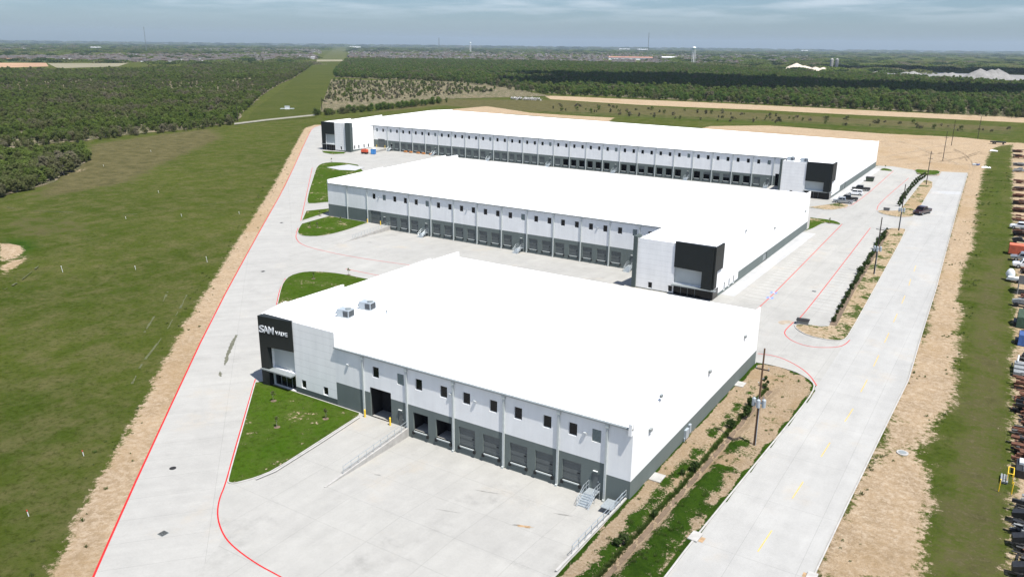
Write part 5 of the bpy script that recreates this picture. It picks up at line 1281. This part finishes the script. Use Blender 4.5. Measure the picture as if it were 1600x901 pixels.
for (u, v, k, s), lb in zip(((1085, 735, 2, .75), (1067, 742, 2, .45), (1022, 806, 2, .5), (973, 848, 2, .7), (963, 853, 2, .6), (1165, 650, 0, .8), (1172, 634, 0, .7), (1143, 668, 0, .65), (1195, 605, 1, .7)),
                            ('round dark bush beside the ditch, largest of the near ones', 'small bush just left of the round dark one', 'low bush halfway down the ditch', 'dark bush near the bottom of the ditch', 'small bush touching the lowest dark bush', 'wispy bush left of the nearest pole', 'wispy bush behind the nearest pole transformers', 'thin bush on the green patch left of the nearest pole', 'bush at the upper end of the ditch')):
    x, y = G(u, v); shrub(x, y, k, s, lb, None, .0)
# tufts: grass growth along the ditch and weeds on the verges, uncountable
def tuft_mesh(seed, mat, h, n=26, r=.3):
    q = random.Random(seed); mb = MB()
    for k in range(n):
        a = q.uniform(0, 6.28); rr = r*q.random()**.5; p = Vector((rr*math.cos(a), rr*math.sin(a), 0)); t_ = p+Vector((math.cos(a)*h*.5*q.random(), math.sin(a)*h*.5*q.random(), h*q.uniform(.5, 1))); s = Vector((-math.sin(a), math.cos(a), 0))*.045
        mb.poly([p-s, p+s, t_+s*.4, t_-s*.4])
    return mb.mesh('tuft', mat)
M_tuft = leaf_mat('weed_tufts', [(.06, .10, .02), (.09, .14, .03), (.08, .11, .03), (.12, .13, .05)])
protot = bpy.data.collections.new('tuft_sources')
for i in range(3): protot.objects.link(bpy.data.objects.new('tuft_source_%d' % i, tuft_mesh(i, M_tuft, (.25, .4, .55)[i])))
tp = []; ts = []
for a, b in zip(DITCH, DITCH[1:]):
    for k in range(int(math.hypot(b[0]-a[0], b[1]-a[1])*9)):
        f_ = random.random(); tp.append((a[0]+(b[0]-a[0])*f_-.62+random.gauss(0, .10), a[1]+(b[1]-a[1])*f_)); ts.append(random.uniform(.5, 1.0))
for k in range(4500):
    x, y = random.uniform(-33, -21.5), random.uniform(58, 131)
    gm = .3*math.exp(-((x+26.2)/2.)**2)*(y < 92)+.25*math.exp(-((x+30.3)/1.)**2)*(y < 112)
    if random.random() < gm*.5*max(0, .6+float(lumpy0(x, y)))+.02: tp.append((x, y)); ts.append(random.uniform(.3, .8))
tp = np.array(tp); dd_ = sdf(STRIP, tp[:, 0], tp[:, 1]); dt = dist_line(DITCH, tp[:, 0], tp[:, 1]); k = (dd_ > .3) & (dt > .42); ts = np.array(ts)[k]; tp = tp[k]; dt = dt[k]
scatter('weeds', tp, ts, rng.integers(0, 3, len(tp)), protot, 'green weeds along the ditch beside the nearest warehouse', 'weeds', .07+ditch_depth(dt))
tp = []; 
for k in range(9000):
    x, y = random.uniform(-420, -60), random.uniform(24, 390); tp.append((x, y))
tp = np.array(tp); dl = dist_line(RED_L, tp[:, 0], tp[:, 1]); dpp = sdf(PAVE, tp[:, 0], tp[:, 1]); k = (dpp < -.3) & (dl < 8) & ((dl > 2.6) | (rng.random(len(tp)) < .25)); tq = tp[k]
tr_ = np.c_[rng.uniform(-12.5, -3, 1800), rng.uniform(60, 420, 1800)]; tr_ = tr_[(sdf(PAVE, tr_[:, 0], tr_[:, 1]) < -.3)]; lp = lumpy(tr_, 14, 9); tr_ = tr_[lp > .5]
tq = np.concatenate([tq, tr_]); scatter('verge_weeds', tq, rng.uniform(.3, .9, len(tq)), rng.integers(0, 2, len(tq)), protot, 'scattered weeds on the sandy verges of both drives', 'weeds')

# ------------------------------------------------------------------ vehicles
def car_mat(name, c, met=.3): 
    mt, t, bs = newmat(name); bs.inputs['Base Color'].default_value = (*c, 1); bs.inputs['Roughness'].default_value = .28; bs.inputs['Metallic'].default_value = met; bs.inputs['Coat Weight'].default_value = .6
    return mt
def vehicle(name, label, cat, x, y, rz, mat, kind='pickup', s=1.12, z=0., group=None):
    root = thing(name, label, cat, (x, y, z), rz, group); root.scale = (s, s, s)
    W = .97
    if kind == 'pickup':
        low = [(-2.9, .55), (-2.9, .95), (-2.85, 1.12), (-.62, 1.12), (-.62, 1.12), (1.55, 1.12), (2.72, 1.02), (2.9, .85), (2.9, .5), (2.6, .42), (-2.7, .42)]
        cab = [(-.78, 1.10), (-.62, 1.82), (-.4, 1.88), (.95, 1.88), (1.15, 1.82), (1.72, 1.10)]
    else:
        low = [(-2.4, .5), (-2.42, .95), (-2.3, 1.08), (1.1, 1.08), (2.2, .95), (2.42, .75), (2.4, .42), (2.1, .36), (-2.2, .36)]
        cab = [(-2.28, 1.06), (-2.05, 1.68), (-1.7, 1.74), (.5, 1.74), (.68, 1.68), (1.32, 1.06)] if kind == 'suv' else [(-1.8, 1.06), (-1.2, 1.48), (.2, 1.5), (1.15, 1.06)]
    body = MB().prism(low, 'y', -W, W).obj('body', mat, root)
    bev = body.modifiers.new('bevel', 'BEVEL'); bev.width = .06; bev.segments = 2; bev.limit_method = 'ANGLE'
    c = MB(); pc = [(a, z_) for a, z_ in cab]
    def ring_(k, zz): return [(a, (W-.06-(.12 if zz_ > 1.3 else 0)), zz_) for a, zz_ in cab]
    b0 = len(c.v); n = len(cab)
    for sgn in (-1, 1): c.v += [(a, sgn*(W-.05-(.14 if zz > 1.3 else 0)), zz) for a, zz in cab]
    for k in range(n): k2 = (k+1) % n; c.f.append((k, k2, n+k2, n+k)); c.m.append(0)
    c.f.append(tuple(range(n-1, -1, -1))); c.m.append(0); c.f.append(tuple(range(n, 2*n))); c.m.append(0); c.obj('cabin', mat, root)
    g = MB(); a0, a1 = cab[0][0], cab[-1][0]; t0, t1 = cab[1][0], cab[-2][0]
    for sgn in (-1, 1):
        mid = (t0+t1)/2
        for (p, q_, r_, s_) in (((a0+.25), (mid-.06), (mid-.06), (t0+.2)), ((mid+.06), (a1-.35), (t1-.05), (mid+.06))):
            yb_, yt_ = W-.06, W-.17; pts_ = [(p, sgn*(yb_+.015), 1.16), (q_, sgn*(yb_+.015), 1.16), (r_, sgn*(yt_+.015), 1.66 if kind != 'car' else 1.4), (s_, sgn*(yt_+.015), 1.66 if kind != 'car' else 1.4)]
            g.poly(pts_ if sgn < 0 else pts_[::-1])
    g.obj('side_windows', M_glass, root)
    def slant(p, q_, off, nm):
        p = Vector((p[0], 0, p[1])); q_ = Vector((q_[0], 0, q_[1])); d = (q_-p); nn = Vector((-d.z, 0, d.x)).normalized()*off; m0, m1 = p+d*.12+nn, p+d*.88+nn
        MB().poly([(m0.x, -W+.14, m0.z), (m0.x, W-.14, m0.z), (m1.x, W-.26, m1.z), (m1.x, -W+.26, m1.z)]) if False else None
        h = MB(); h.poly([(m0.x, -W+.14, m0.z), (m0.x, W-.14, m0.z), (m1.x, W-.26, m1.z), (m1.x, -W+.26, m1.z)]); h.obj(nm, M_glass, root)
    slant(cab[-1], cab[-2], -.015 if False else .0-.015*1, 'windscreen'); slant(cab[0], cab[1], .015, 'rear_window')
    if kind == 'pickup':
        MB().box(-2.72, -.82, -.78, .78, 1.118, 1.13).obj('cargo_bed', M_dark, root)
        for q_ in ((-2.9, -.8, -.97, -.80), (-2.9, -.8, .80, .97), (-2.9, -2.74, -.8, .8)): pass
    for a in ((1.85, -1.85) if kind == 'pickup' else (1.5, -1.45)):
        for sgn in (-1, 1):
            o = MB().bar((a, sgn*(W-.20), .38), (a, sgn*(W+.03), .38), .38, n=16).obj('wheel', M_rubber, root)
            MB().bar((a, sgn*(W+.031), .38), (a, sgn*(W+.045), .38), .21, n=10).obj('rim', M_galv, o)
    e = low[0][0]; f_ = 2.9 if kind == 'pickup' else 2.41
    for sgn in (-1, 1):
        MB().box(f_-.05, f_+.012, sgn*.72-.16, sgn*.72+.16, .72, .88).obj('headlight', M_pale, root); MB().box(e-.012, e+.05, sgn*.82-.1, sgn*.82+.1, .72, 1.0).obj('tail_light', M_red, root)
    return root
C_sil = car_mat('silver_car_paint', (.32, .35, .38), .5); C_blk = car_mat('black_car_paint', (.012, .013, .013)); C_wht = car_mat('white_car_paint', (.70, .71, .72), .0); C_mar = car_mat('dark_maroon_car_paint', (.035, .012, .012)); C_gry = car_mat('grey_car_paint', (.22, .24, .25), .3)
vehicle('pickup_truck', 'silver pickup truck parked nearest the dry island, beside a dark pickup', 'pickup truck', *G(1317, 317), R(180+8), C_sil)
vehicle('pickup_truck', 'black pickup half hidden behind the silver pickup truck', 'pickup truck', *G(1325, 313.0), R(180+8), C_blk)
vehicle('suv', 'white car with roof rack between two dark pickups', 'car', *G(1335.5, 304.5), R(180+8), C_wht, 'suv', 1.15)
vehicle('pickup_truck', 'black pickup truck parked farthest along the warehouse wall', 'pickup truck', *G(1345, 297.5), R(180+8), C_blk)
vehicle('pickup_truck', 'dark maroon pickup truck turning onto the wide concrete road', 'pickup truck', *G(1440.5, 334), R(252), C_mar, 'pickup', 1.4)
root = thing('dumpster', 'dark green dumpster beside the farthest warehouse side wall', 'dumpster', (*G(1359, 283), 0), R(2))
MB().prism([(-1.3, .15), (1.3, .15), (1.5, 1.6), (-1.5, 1.6)], 'y', -1.6, 1.6).obj('bin', simple('dark_green_paint', (.035, .05, .03), .6), root); MB().box(-1.55, 0, -1.65, 1.65, 1.61, 1.68).obj('lid', M_rubber, root); MB().box(.02, 1.55, -1.65, 1.65, 1.61, 1.68).obj('lid', M_rubber, root)
root = thing('utility_vault', 'dark metal box on the near rounded end of the long parking island', 'utility box', (*G(1254, 506), .12), R(5)); MB().box(-1.1, 1.1, -.7, .7, 0, .75).obj('cabinet', M_trim, root); MB().box(-1.2, 1.2, -.8, .8, .75, .85).obj('lid', M_rubber, root)
root = thing('utility_vault', 'small dark box at the near end of the second parking island', 'utility box', (*G(1385, 329.5), .12)); MB().box(-.9, .9, -.5, .5, 0, .8).obj('cabinet', M_trim, root); MB().box(-1, 1, -.6, .6, .8, .88).obj('lid', M_rubber, root)
root = thing('generator', 'orange and black towed generator on the far dock court', 'generator', (*G(570, 240.5), 0), R(10)); MB().prism([(-1.6, .9), (-1.6, 1.9), (-1.2, 2.3), (1.3, 2.3), (1.6, 1.9), (1.6, .9)], 'y', -.8, .8).obj('hood', simple('orange_red_paint', (.55, .09, .04), .45), root)
MB().box(-1.7, 1.7, -.75, .75, .45, .89).obj('chassis', M_rubber, root)
for a in (-.9, .9):
    for s in (-1, 1): MB().bar((a, s*.78, .4), (a, s*.98, .4), .4, n=12).obj('wheel', M_rubber, root)
root = thing('portable_toilet', 'blue portable toilet on the far dock court', 'portable toilet', (*G(583.5, 241), 0), R(15)); MB().box(-.95, .95, -.95, .95, .1, 2.6).obj('cabin', simple('blue_plastic', (.03, .16, .42), .4), root)
MB().prism([(-1.05, 2.6), (0, 2.95), (1.05, 2.6)], 'y', -1.05, 1.05).obj('roof', M_pale, root); MB().box(-.6, .6, -1.0, -.951, .2, 2.4).obj('door', simple('blue_door', (.05, .22, .5), .4), root)
root = thing('drain_cover', 'round pale manhole cover on the sandy right verge', 'drain cover', (*G(1410, 707), 0)); MB().bar((0, 0, -.1), (0, 0, .08), .75, n=20).obj('collar', M_kerb, root); MB().bar((0, 0, .08), (0, 0, .11), .5, n=20).obj('lid', M_trim, root)
for u, v, lb in ((270, 731, 'round dark manhole cover in the west drive'), (255, 833, 'square drain grate in the west drive near the bottom'), (637, 758, 'square drain grate in the nearest dock court'), (590, 740, None), (411, 424, 'drain grate on the west drive below the middle junction'), (755, 402, 'drain grate in the middle dock court'), (635, 381, 'drain grate near the west ramp of the middle court'), (440, 348, 'drain grate at the upper end of the west drive'), (1382, 439, None), (1272, 455, 'drain grate on the red line of the parking lot'), (1224, 505, None)):
    if not lb: continue
    x, y = G(u, v, -.2 if (u, v) == (637, 758) else 0); z = .013
    if (u, v) == (637, 758): z = -.62; x, y = G(u, v, z)
    if (u, v) in ((755, 402), (635, 381)): z = -.75; x, y = G(u, v, z)
    zz = z
    root = thing('drain_cover', lb, 'drain cover', (x, y, zz))
    if u == 270: MB().bar((0, 0, -.01), (0, 0, .012), .42, n=18).obj('lid', M_rubber, root)
    else:
        tilt = 0
        mb = MB(); mb.box(-.45, .45, -.45, .45, -.05, .004); mb.obj('frame', M_trim, root); mb = MB()
        for k in range(6): mb.box(-.4+k*.14, -.4+k*.14+.07, -.4, .4, .005, .03)
        mb.obj('bars', M_rubber, root)
root = thing('storm_inlet', 'concrete storm drain inlet in the road kerb near the ditch strip', 'storm drain', (*G(1092, 841), 0), R(-3)); mb = MB(); mb.box(-1.0, .1, -.9, .9, .0, .2); mb.obj('top_slab', M_kerb, root); MB().box(.11, .6, -.5, .5, -.0, .02).obj('opening', M_rust, root)
root = thing('storm_inlet', 'concrete storm drain inlet on the right kerb at the bottom edge', 'storm drain', (*G(1262, 899), 0)); MB().box(-.1, .9, -.7, .7, .0, .18).obj('top_slab', M_kerb, root); MB().box(-.5, -.11, -.4, .4, .0, .02).obj('opening', M_rust, root)
# field markers: pipeline posts, small flags in the grass
for (u, v), lb in zip(((98, 424), (324, 409), (212, 420), (197, 342), (131, 711), (45, 805), (248, 301), (284, 338), (374, 334), (162, 260), (236, 237)), ('tall white pipeline marker post in the left field', 'short white marker post by the drive edge', 'small white marker in the middle of the left field', 'white marker near the top of the left field', 'white and orange flag near the bottom of the left field', 'small white flag at the lower left', 'tiny white marker beyond the dry field', 'tiny white marker right of the dry field', 'tiny marker close to the dirt strip', 'tiny white marker on the dry field', 'tiny white marker left of the corridor')):
    x, y = G(u, v); root = thing('marker_post', lb, 'marker post', (x, y, -.2), 0); root.rotation_euler = (R(4), R(-6), 0); hm = 1.35 if u in (98, 324) else .75; MB().bar((0, 0, 0), (0, 0, hm), .05, n=6).obj('post', M_pale, root); MB().bar((0, 0, hm), (0, 0, hm+.2), .07, n=6).obj('cap', M_redf if v > 700 else M_white, root)
# valve site on the corridor
root = thing('valve_station', 'small pale pipeline valve station standing in the grass corridor', 'valve station', (*G(449, 171), 0), R(40)); root.scale = (.6, .6, .6); MB().box(-3, 3, -2, 2, 0, 3.2).obj('hut', M_white, root); MB().prism([(-2.3, 3.2), (0, 4.6), (2.3, 3.2)], 'x', -3.3, 3.3).obj('roof', M_trim, root)
mb = MB(); [mb.bar((-9, a, .9), (9, a, .9), .35, n=6) for a in (-4, 4)]; [mb.bar((b, a, 0), (b, a, 1.6), .25, n=6) for a in (-4, 4) for b in (-8, 0, 8)]; mb.obj('pipework', M_galv, root)

# ------------------------------------------------------------------ machinery yard beyond the right verge
M_rusty = simple('rusty_steel', (.11, .045, .025), .85, .45, 3); M_dkst = simple('dark_oily_steel', (.018, .018, .018), .5, .4, 3); M_grst = simple('weathered_grey_steel', (.20, .21, .21), .6, .3, 3)
M_orr = simple('faded_orange_red_paint', (.50, .12, .06), .6, .2, 1); M_tarp = simple('dark_green_tarp', (.02, .045, .025), .7, .3, 2); M_tarpb = simple('blue_tarp', (.03, .07, .20), .6, .3, 2); M_ltp = simple('light_grey_sheet', (.55, .58, .58), .5, .15, 2)
def edge_x(y): return np.interp(y, [0, 88, 147, 246, 504, 560], [7.0, 6.3, 4.9, 2.4, -5.2, -6.2])
def scrap(x, y, mats, seed, label, L=7., H=1.3, n=16):
    r = random.Random(seed); root = thing('scrap_stack', label, 'scrap stack', (x, y, 0), r.uniform(-.1, .1), 'low metal tangles in the yard' if 'tangle' in label else None); nm = {M_rusty: 'rusty_bars', M_dkst: 'dark_bars', M_grst: 'grey_bars'}
    for m_ in mats:
        mb = MB()
        for k in range(n):
            a = r.uniform(0, L*.35); ln = r.uniform(.4, .65)*L; yy = r.uniform(-1.1, 1.1); z = r.uniform(.12, H)
            if r.random() < .6: mb.bar((a, yy, z), (a+ln, yy+r.uniform(-.5, .5), z+r.uniform(-.15, .15)), r.uniform(.06, .2), n=6)
            else: mb.box(a, a+ln*.5, yy, yy+r.uniform(.2, .6), z-.1, z+r.uniform(.05, .4))
        for k in range(3): mb.box(.6+k*L*.3, .8+k*L*.3, -1.2, 1.2, 0, .16)
        mb.obj(nm.get(m_, 'bars'), m_, root)
def machine(x, y, col1, seed, label, L=5.):
    r = random.Random(seed); root = thing('yard_machine', label, 'machine', (x, y, 0), r.uniform(-.15, .15))
    MB().prism([(0, .7), (0, 1.2), (1.2, 1.6), (2.2, 1.6), (2.6, 1.0), (L, .95), (L, .7)], 'y', -.55, .55).obj('body', col1, root)
    MB().box(.2, L-.2, -.7, .7, .45, .69).obj('chassis', M_dkst, root)
    for a in (.9, L-.9):
        for s in (-1, 1): MB().bar((a, s*.75, .45), (a, s*1.05, .45), .45, n=12).obj('wheel', M_rubber, root)
    MB().bar((1.6, 0, 1.8), (L*.8, r.uniform(-.4, .4), 2.7), .16, n=6).obj('boom', M_dkst, root); MB().box(L-1.6, L-.3, -.5, .5, 1.21, 1.7).obj('engine_cover', M_grst, root)
ordw = ['lowest', 'second', 'third', 'fourth', 'fifth', 'sixth', 'seventh', 'eighth', 'ninth', 'tenth', 'eleventh', 'twelfth', 'thirteenth', 'fourteenth', 'fifteenth', 'sixteenth', 'seventeenth', 'eighteenth', 'nineteenth', 'twentieth', 'twenty first', 'twenty second', 'twenty third', 'twenty fourth', 'twenty fifth', 'twenty sixth']
items = [(897, 'm', M_dkst), (872, 's', (M_dkst,)), (851, 'm', M_dkst), (832, 's', (M_dkst, M_grst)), (812, 'm', M_dkst), (795, 's', (M_dkst,)), (716, 's', (M_rusty,)), (703, 's', (M_rusty, M_dkst)), (690, 's', (M_rusty,)), (679, 's', (M_rusty, M_dkst)), (640, 's', (M_rusty, M_dkst)), (622, 's', (M_rusty,)), (602, 's', (M_rusty,)),
         (476, 'm', M_grst), (378, 'm', M_dkst), (367, 's', (M_rusty, M_dkst)), (343, 's', (M_rusty,)), (330, 's', (M_rusty, M_dkst)), (318, 's', (M_rusty, M_dkst)), (307, 's', (M_rusty,)), (297, 's', (M_rusty, M_dkst)), (285, 's', (M_rusty,)), (268, 's', (M_grst,)), (258, 's', (M_grst, M_dkst)), (246, 's', (M_rusty, M_dkst)), (237, 's', (M_rusty, M_dkst))]
ns = nm_ = 0
for q, (v, k, mm) in enumerate(items):
    x, y = G(1582, v)
    if k == 's': scrap(x-.3, y, mm, q, '%s pile of %s metal bars counted from the bottom of the yard' % (ordw[ns], {1: {M_rusty: 'rusty', M_dkst: 'black', M_grst: 'grey'}[mm[0]], 2: 'mixed dark'}[len(mm)]), 6.+random.random()*2, 1.1+random.random()*.6); ns += 1
    else: machine(x-.2, y, mm, q, '%s wheeled %s yard machine counted from the bottom edge' % (ordw[nm_], 'grey' if mm is M_grst else 'black')); nm_ += 1
def G2(u, v): return G(u, v)
for q, v in enumerate((905, 884, 862, 842, 822, 803, 788, 660, 652, 590, 560, 520, 490, 465, 425, 360, 350)):
    x, y = G(1592, v); scrap(x, y, (M_dkst, M_rusty) if q % 3 else (M_dkst, M_grst), 100+q, 'low tangle of dark metal pieces lying between larger items in the yard', 5., .9, 14)
x, y = G(1586, 735); root = thing('crate_stack', 'pale blue white panels stacked on dark frames in the yard', 'panels', (x, y, 0)); MB().box(0, 4, -1.8, 1.8, 0, 1.0).obj('frame', M_dkst, root); MB().box(.3, 2.1, .1, 1.5, 1.0, 1.3).obj('panel', M_ltp, root); MB().box(.8, 3.4, -1.6, -.2, 1.0, 1.3).obj('panel', M_ltp, root)
x, y = G(1563, 748); root = thing('steel_rack', 'grey slatted steel rack lying on the grass beside a yellow frame', 'rack', (x, y, 0)); [MB().box(k*.3, k*.3+.2, -1.1, 1.1, .25, .32).obj('slat', M_grst, root) for k in range(3)]; MB().box(0, .8, -1.0, -.9, 0, .25).obj('foot', M_grst, root); MB().box(0, .8, .9, 1.0, 0, .25).obj('foot', M_grst, root)
x, y = G(1573, 748); root = thing('gantry', 'yellow steel frame standing between grey rack and the yard edge', 'frame', (x, y, 0)); mb = MB(); [mb.bar((a, b, 0), (a, b, 1.3), .05, n=6) for a in (0, .6) for b in (-1, 1)]; [mb.bar((a, -1, 1.3), (a, 1, 1.3), .05, n=6) for a in (0, .6)]; [mb.bar((0, b, 1.3), (.6, b, 1.3), .05, n=6) for b in (-1, 1)]; mb.obj('frame_bars', M_yellow, root)
for u, v, lb in ((1560, 767, 'left yellow post on the sandy patch by the yard edge'), (1580, 772, 'right yellow post on the sandy patch by the yard edge')):
    x, y = G(u, v); root = thing('yellow_post', lb, 'post', (x, y, 0)); MB().bar((0, 0, 0), (0, 0, 1.6), .06, n=8).obj('post', M_yellow, root); MB().bar((0, 0, 1.6), (0, 0, 1.65), .08, n=8).obj('cap', M_yellow, root)
x, y = G(1583, 580); root = thing('pallet_stack', 'low grey stack of steel pallets with blue pipe at the yard edge', 'pallets', (x, y, 0)); [MB().box(0, 3.5, -2.4+k*1.7, -.9+k*1.7, .1, .8+.2*k).obj('pallet', M_grst, root) for k in range(3)]; MB().bar((.4, 1.5, 1.4), (.5, 4.5, 1.5), .12, n=8).obj('pipe', M_ltp, root)
x, y = G(1590, 535); root = thing('covered_machine', 'machine under a dark blue tarp in the yard', 'tarp', (x, y, 0)); MB().prism([(-1.6, 0), (-1.2, 1.9), (0, 2.4), (1.3, 1.8), (1.7, 0)], 'x', 0, 4).obj('tarp', M_tarpb, root); MB().box(-.5, 0, -1, 1, 0, .8).obj('machine_base', M_dkst, root)
x, y = G(1583, 505); root = thing('covered_machine', 'large stack under a dark green tarp in the yard', 'tarp', (x, y, 0)); MB().prism([(-2.4, 0), (-2.0, 2.0), (.2, 3.2), (2.2, 1.9), (2.5, 0)], 'x', .5, 5).obj('tarp', M_tarp, root); MB().box(0, .5, -1.5, 1.5, 0, .8).obj('machine_base', M_dkst, root)
x, y = G(1588, 455); root = thing('canopy', 'black pitched canopy on posts in the yard', 'canopy', (x, y, 0)); MB().prism([(-2.5, 2.4), (0, 3.8), (2.5, 2.4), (0, 3.7)], 'x', 0, 5).obj('canopy_roof', M_dkst, root); [MB().bar((a, b, 0), (a, b, 2.5), .08, n=6).obj('post', M_galv, root) for a in (.2, 4.8) for b in (-2.3, 2.3)]
x, y = G(1572, 438); root = thing('covered_boat', 'grey covered trailer with rounded cowl parked on the grass edge', 'trailer', (x, y, 0), R(-8))
mb = MB(); revolve(mb, [(.01, 0), (.8, .1), (1.0, .8), (.8, 1.6), (.4, 2.1), (.01, 2.2)], 12); o = mb.obj('cowl', M_ltp, root, (.5, 1.0, .6), True); MB().prism([(0, .5), (.3, 1.2), (4.6, 1.1), (5.0, .6)], 'y', -.9, .6).obj('hull', M_ltp, root); MB().box(.2, 4.8, -.8, .6, .35, .49).obj('chassis', M_dkst, root)
for s in (-1, .8): MB().bar((2.6, s*.85, .4), (2.6, s*1.0, .4), .4, n=12).obj('wheel', M_rubber, root)
vehicle('pickup_truck', 'white pickup nearest the grey covered trailer in the yard', 'pickup truck', *(lambda p: (p[0]+3.2, p[1]))(G(1583, 416)), R(184), C_wht, 'pickup', 1.2)
vehicle('pickup_truck', 'pale grey pickup between the white pickup and the red container', 'pickup truck', *(lambda p: (p[0]+3.2, p[1]))(G(1580, 405)), R(182), C_gry, 'pickup', 1.2)
vehicle('suv', 'white car parked far up the yard among rusty piles', 'car', *(lambda p: (p[0]+2.6, p[1]))(G(1579, 356)), R(176), C_wht, 'suv', 1.2)
x, y = G(1575, 395); root = thing('shipping_container', 'faded orange red open container in the yard above the pickups', 'container', (x, y, 0)); mb = MB().box(0, 9, -1.5, 1.5, .2, 2.6)
for k in range(22): mb.box(.2+k*.4, .4+k*.4, -1.56, -1.5, .3, 2.5)
mb.obj('container_shell', M_orr, root); MB().box(-.06, 0, -1.3, -.05, .3, 2.5).obj('door', M_rusty, root); MB().box(-.06, 0, .05, 1.3, .3, 2.5).obj('door', M_rusty, root)
for u, v, lb in ((1553, 236, 'crumpled white sheet on the grass at the far end of the verge'), (1541, 262, 'small pale sheet on the edge of the sandy lot')):
    x, y = G(u, v); r = random.Random(v); mb = MB(); g = {}
    for i in range(8):
        for j in range(6): g[i, j] = len(mb.v); mb.v.append((i*.55-2, j*.5-1.2, r.uniform(.05, .6)*(1 if 0 < i < 7 and 0 < j < 5 else .1)))
    for i in range(7):
        for j in range(5): mb.f.append((g[i, j], g[i+1, j], g[i+1, j+1], g[i, j+1])); mb.m.append(0)
    tag(mb.obj('plastic_sheet', M_white, None, (x, y, 0)), lb, 'sheet')
x, y = G(1524, 258); root = thing('debris_pile', 'blue white debris pile on the sandy lot past the road end', 'debris', (x, y, 0)); MB().box(-1.2, .4, -.8, .6, 0, .7).obj('blue_sheet', M_ltp, root); MB().bar((.6, -.5, .2), (1.6, .8, .4), .35, n=8).obj('drum', M_tarpb, root); MB().box(-.3, .6, .9, 1.9, 0, .8).obj('rusty_box', M_rusty, root)
x, y = G(1556, 225); root = thing('flat_trailer', 'black flatbed trailer at the far right end of the verge', 'trailer', (x+1, y, 0)); MB().box(-4, 4, -1.2, 1.2, .9, 1.5).obj('deck', M_dkst, root)
for a in (-2.4, -1.4, 2.6):
    for s in (-1, 1): MB().bar((a, s*.9, .45), (a, s*1.2, .45), .45, n=12).obj('wheel', M_rubber, root)
# concrete rubble pile near the far left of the sand track
for i, (u, v) in enumerate(((806, 155.5), (822, 156), (836, 156.5))):
    x, y = G(u, v); r = random.Random(i); mb = MB()
    for k in range(60):
        M_ = Matrix.Translation((r.gauss(0, 3.2), r.gauss(0, 2.0), r.uniform(.1, 2.0))) @ Euler((r.uniform(0, 3), r.uniform(0, 3), r.uniform(0, 3))).to_matrix().to_4x4(); s = r.uniform(.3, 1.0); mb.box(-s, s, -s*.6, s*.6, -s*.4, s*.4, 0, M_)
    tag(mb.obj('rubble_heap', M_kerb, None, (x, y, 0)), '%s grey rubble heap at the left end of the sand track' % ('leftmost', 'middle', 'rightmost')[i], 'rubble heap')

# ------------------------------------------------------------------ fair weather clouds overhead, whose shade falls on the plain
M_cloud, t, bs = newmat('cloud_white'); bs.inputs['Base Color'].default_value = (.9, .9, .9, 1); bs.inputs['Roughness'].default_value = 1
def cloud(cx_, cy_, L, D, h, seed, label):
    zc_ = 1500.; k_ = zc_/sd.z; px_, py_ = cx_+sd.x*k_, cy_+sd.y*k_; r = random.Random(seed); mb = MB(); n, m_ = 40, 14
    a1, a2, a3 = (r.uniform(0, 6.28) for _ in range(3))
    def rad(a): return 1+.22*math.sin(3*a+a1)+.14*math.sin(5*a+a2)+.09*math.sin(11*a+a3)
    b = 0
    for j in range(m_+1):
        ph = math.pi*j/m_
        for k in range(n):
            a = 2*math.pi*k/n; rr = math.sin(ph)*rad(a); z = math.cos(ph); mb.v.append((rr*L/2*math.cos(a), rr*D/2*math.sin(a), (z*h if z > 0 else z*h*.25)*(1+.3*math.sin(4*a+a2)*math.sin(ph))))
    for j in range(m_):
        for k in range(n): k2 = (k+1) % n; mb.f.append((j*n+k, j*n+k2, (j+1)*n+k2, (j+1)*n+k)); mb.m.append(0)
    tag(mb.obj('cloud', M_cloud, None, (px_, py_, zc_), True), label, 'cloud')
x, y = G(1180, 133); cloud(x, y, 900, 420, 140, 1, 'flat based white cumulus cloud shading the right woodland')
x, y = G(1500, 112); cloud(x, y, 900, 380, 160, 2, 'flat based white cumulus cloud shading the quarry')

# ------------------------------------------------------------------ haze
mt = bpy.data.materials.new('thin_haze'); mt.use_nodes = True; t = mt.node_tree; t.nodes.clear()
pv = N(t, 'ShaderNodeVolumePrincipled'); pv.inputs['Color'].default_value = (.71, .85, .97, 1); pv.inputs['Density'].default_value = 4.5e-5; pv.inputs['Anisotropy'].default_value = .3
mo = N(t, 'ShaderNodeOutputMaterial'); t.links.new(pv.outputs[0], mo.inputs['Volume'])
hz_ = MB().box(-15990, 15990, -2990, 25990, -4, 260).obj('haze', mt); hz_['kind'] = 'stuff'
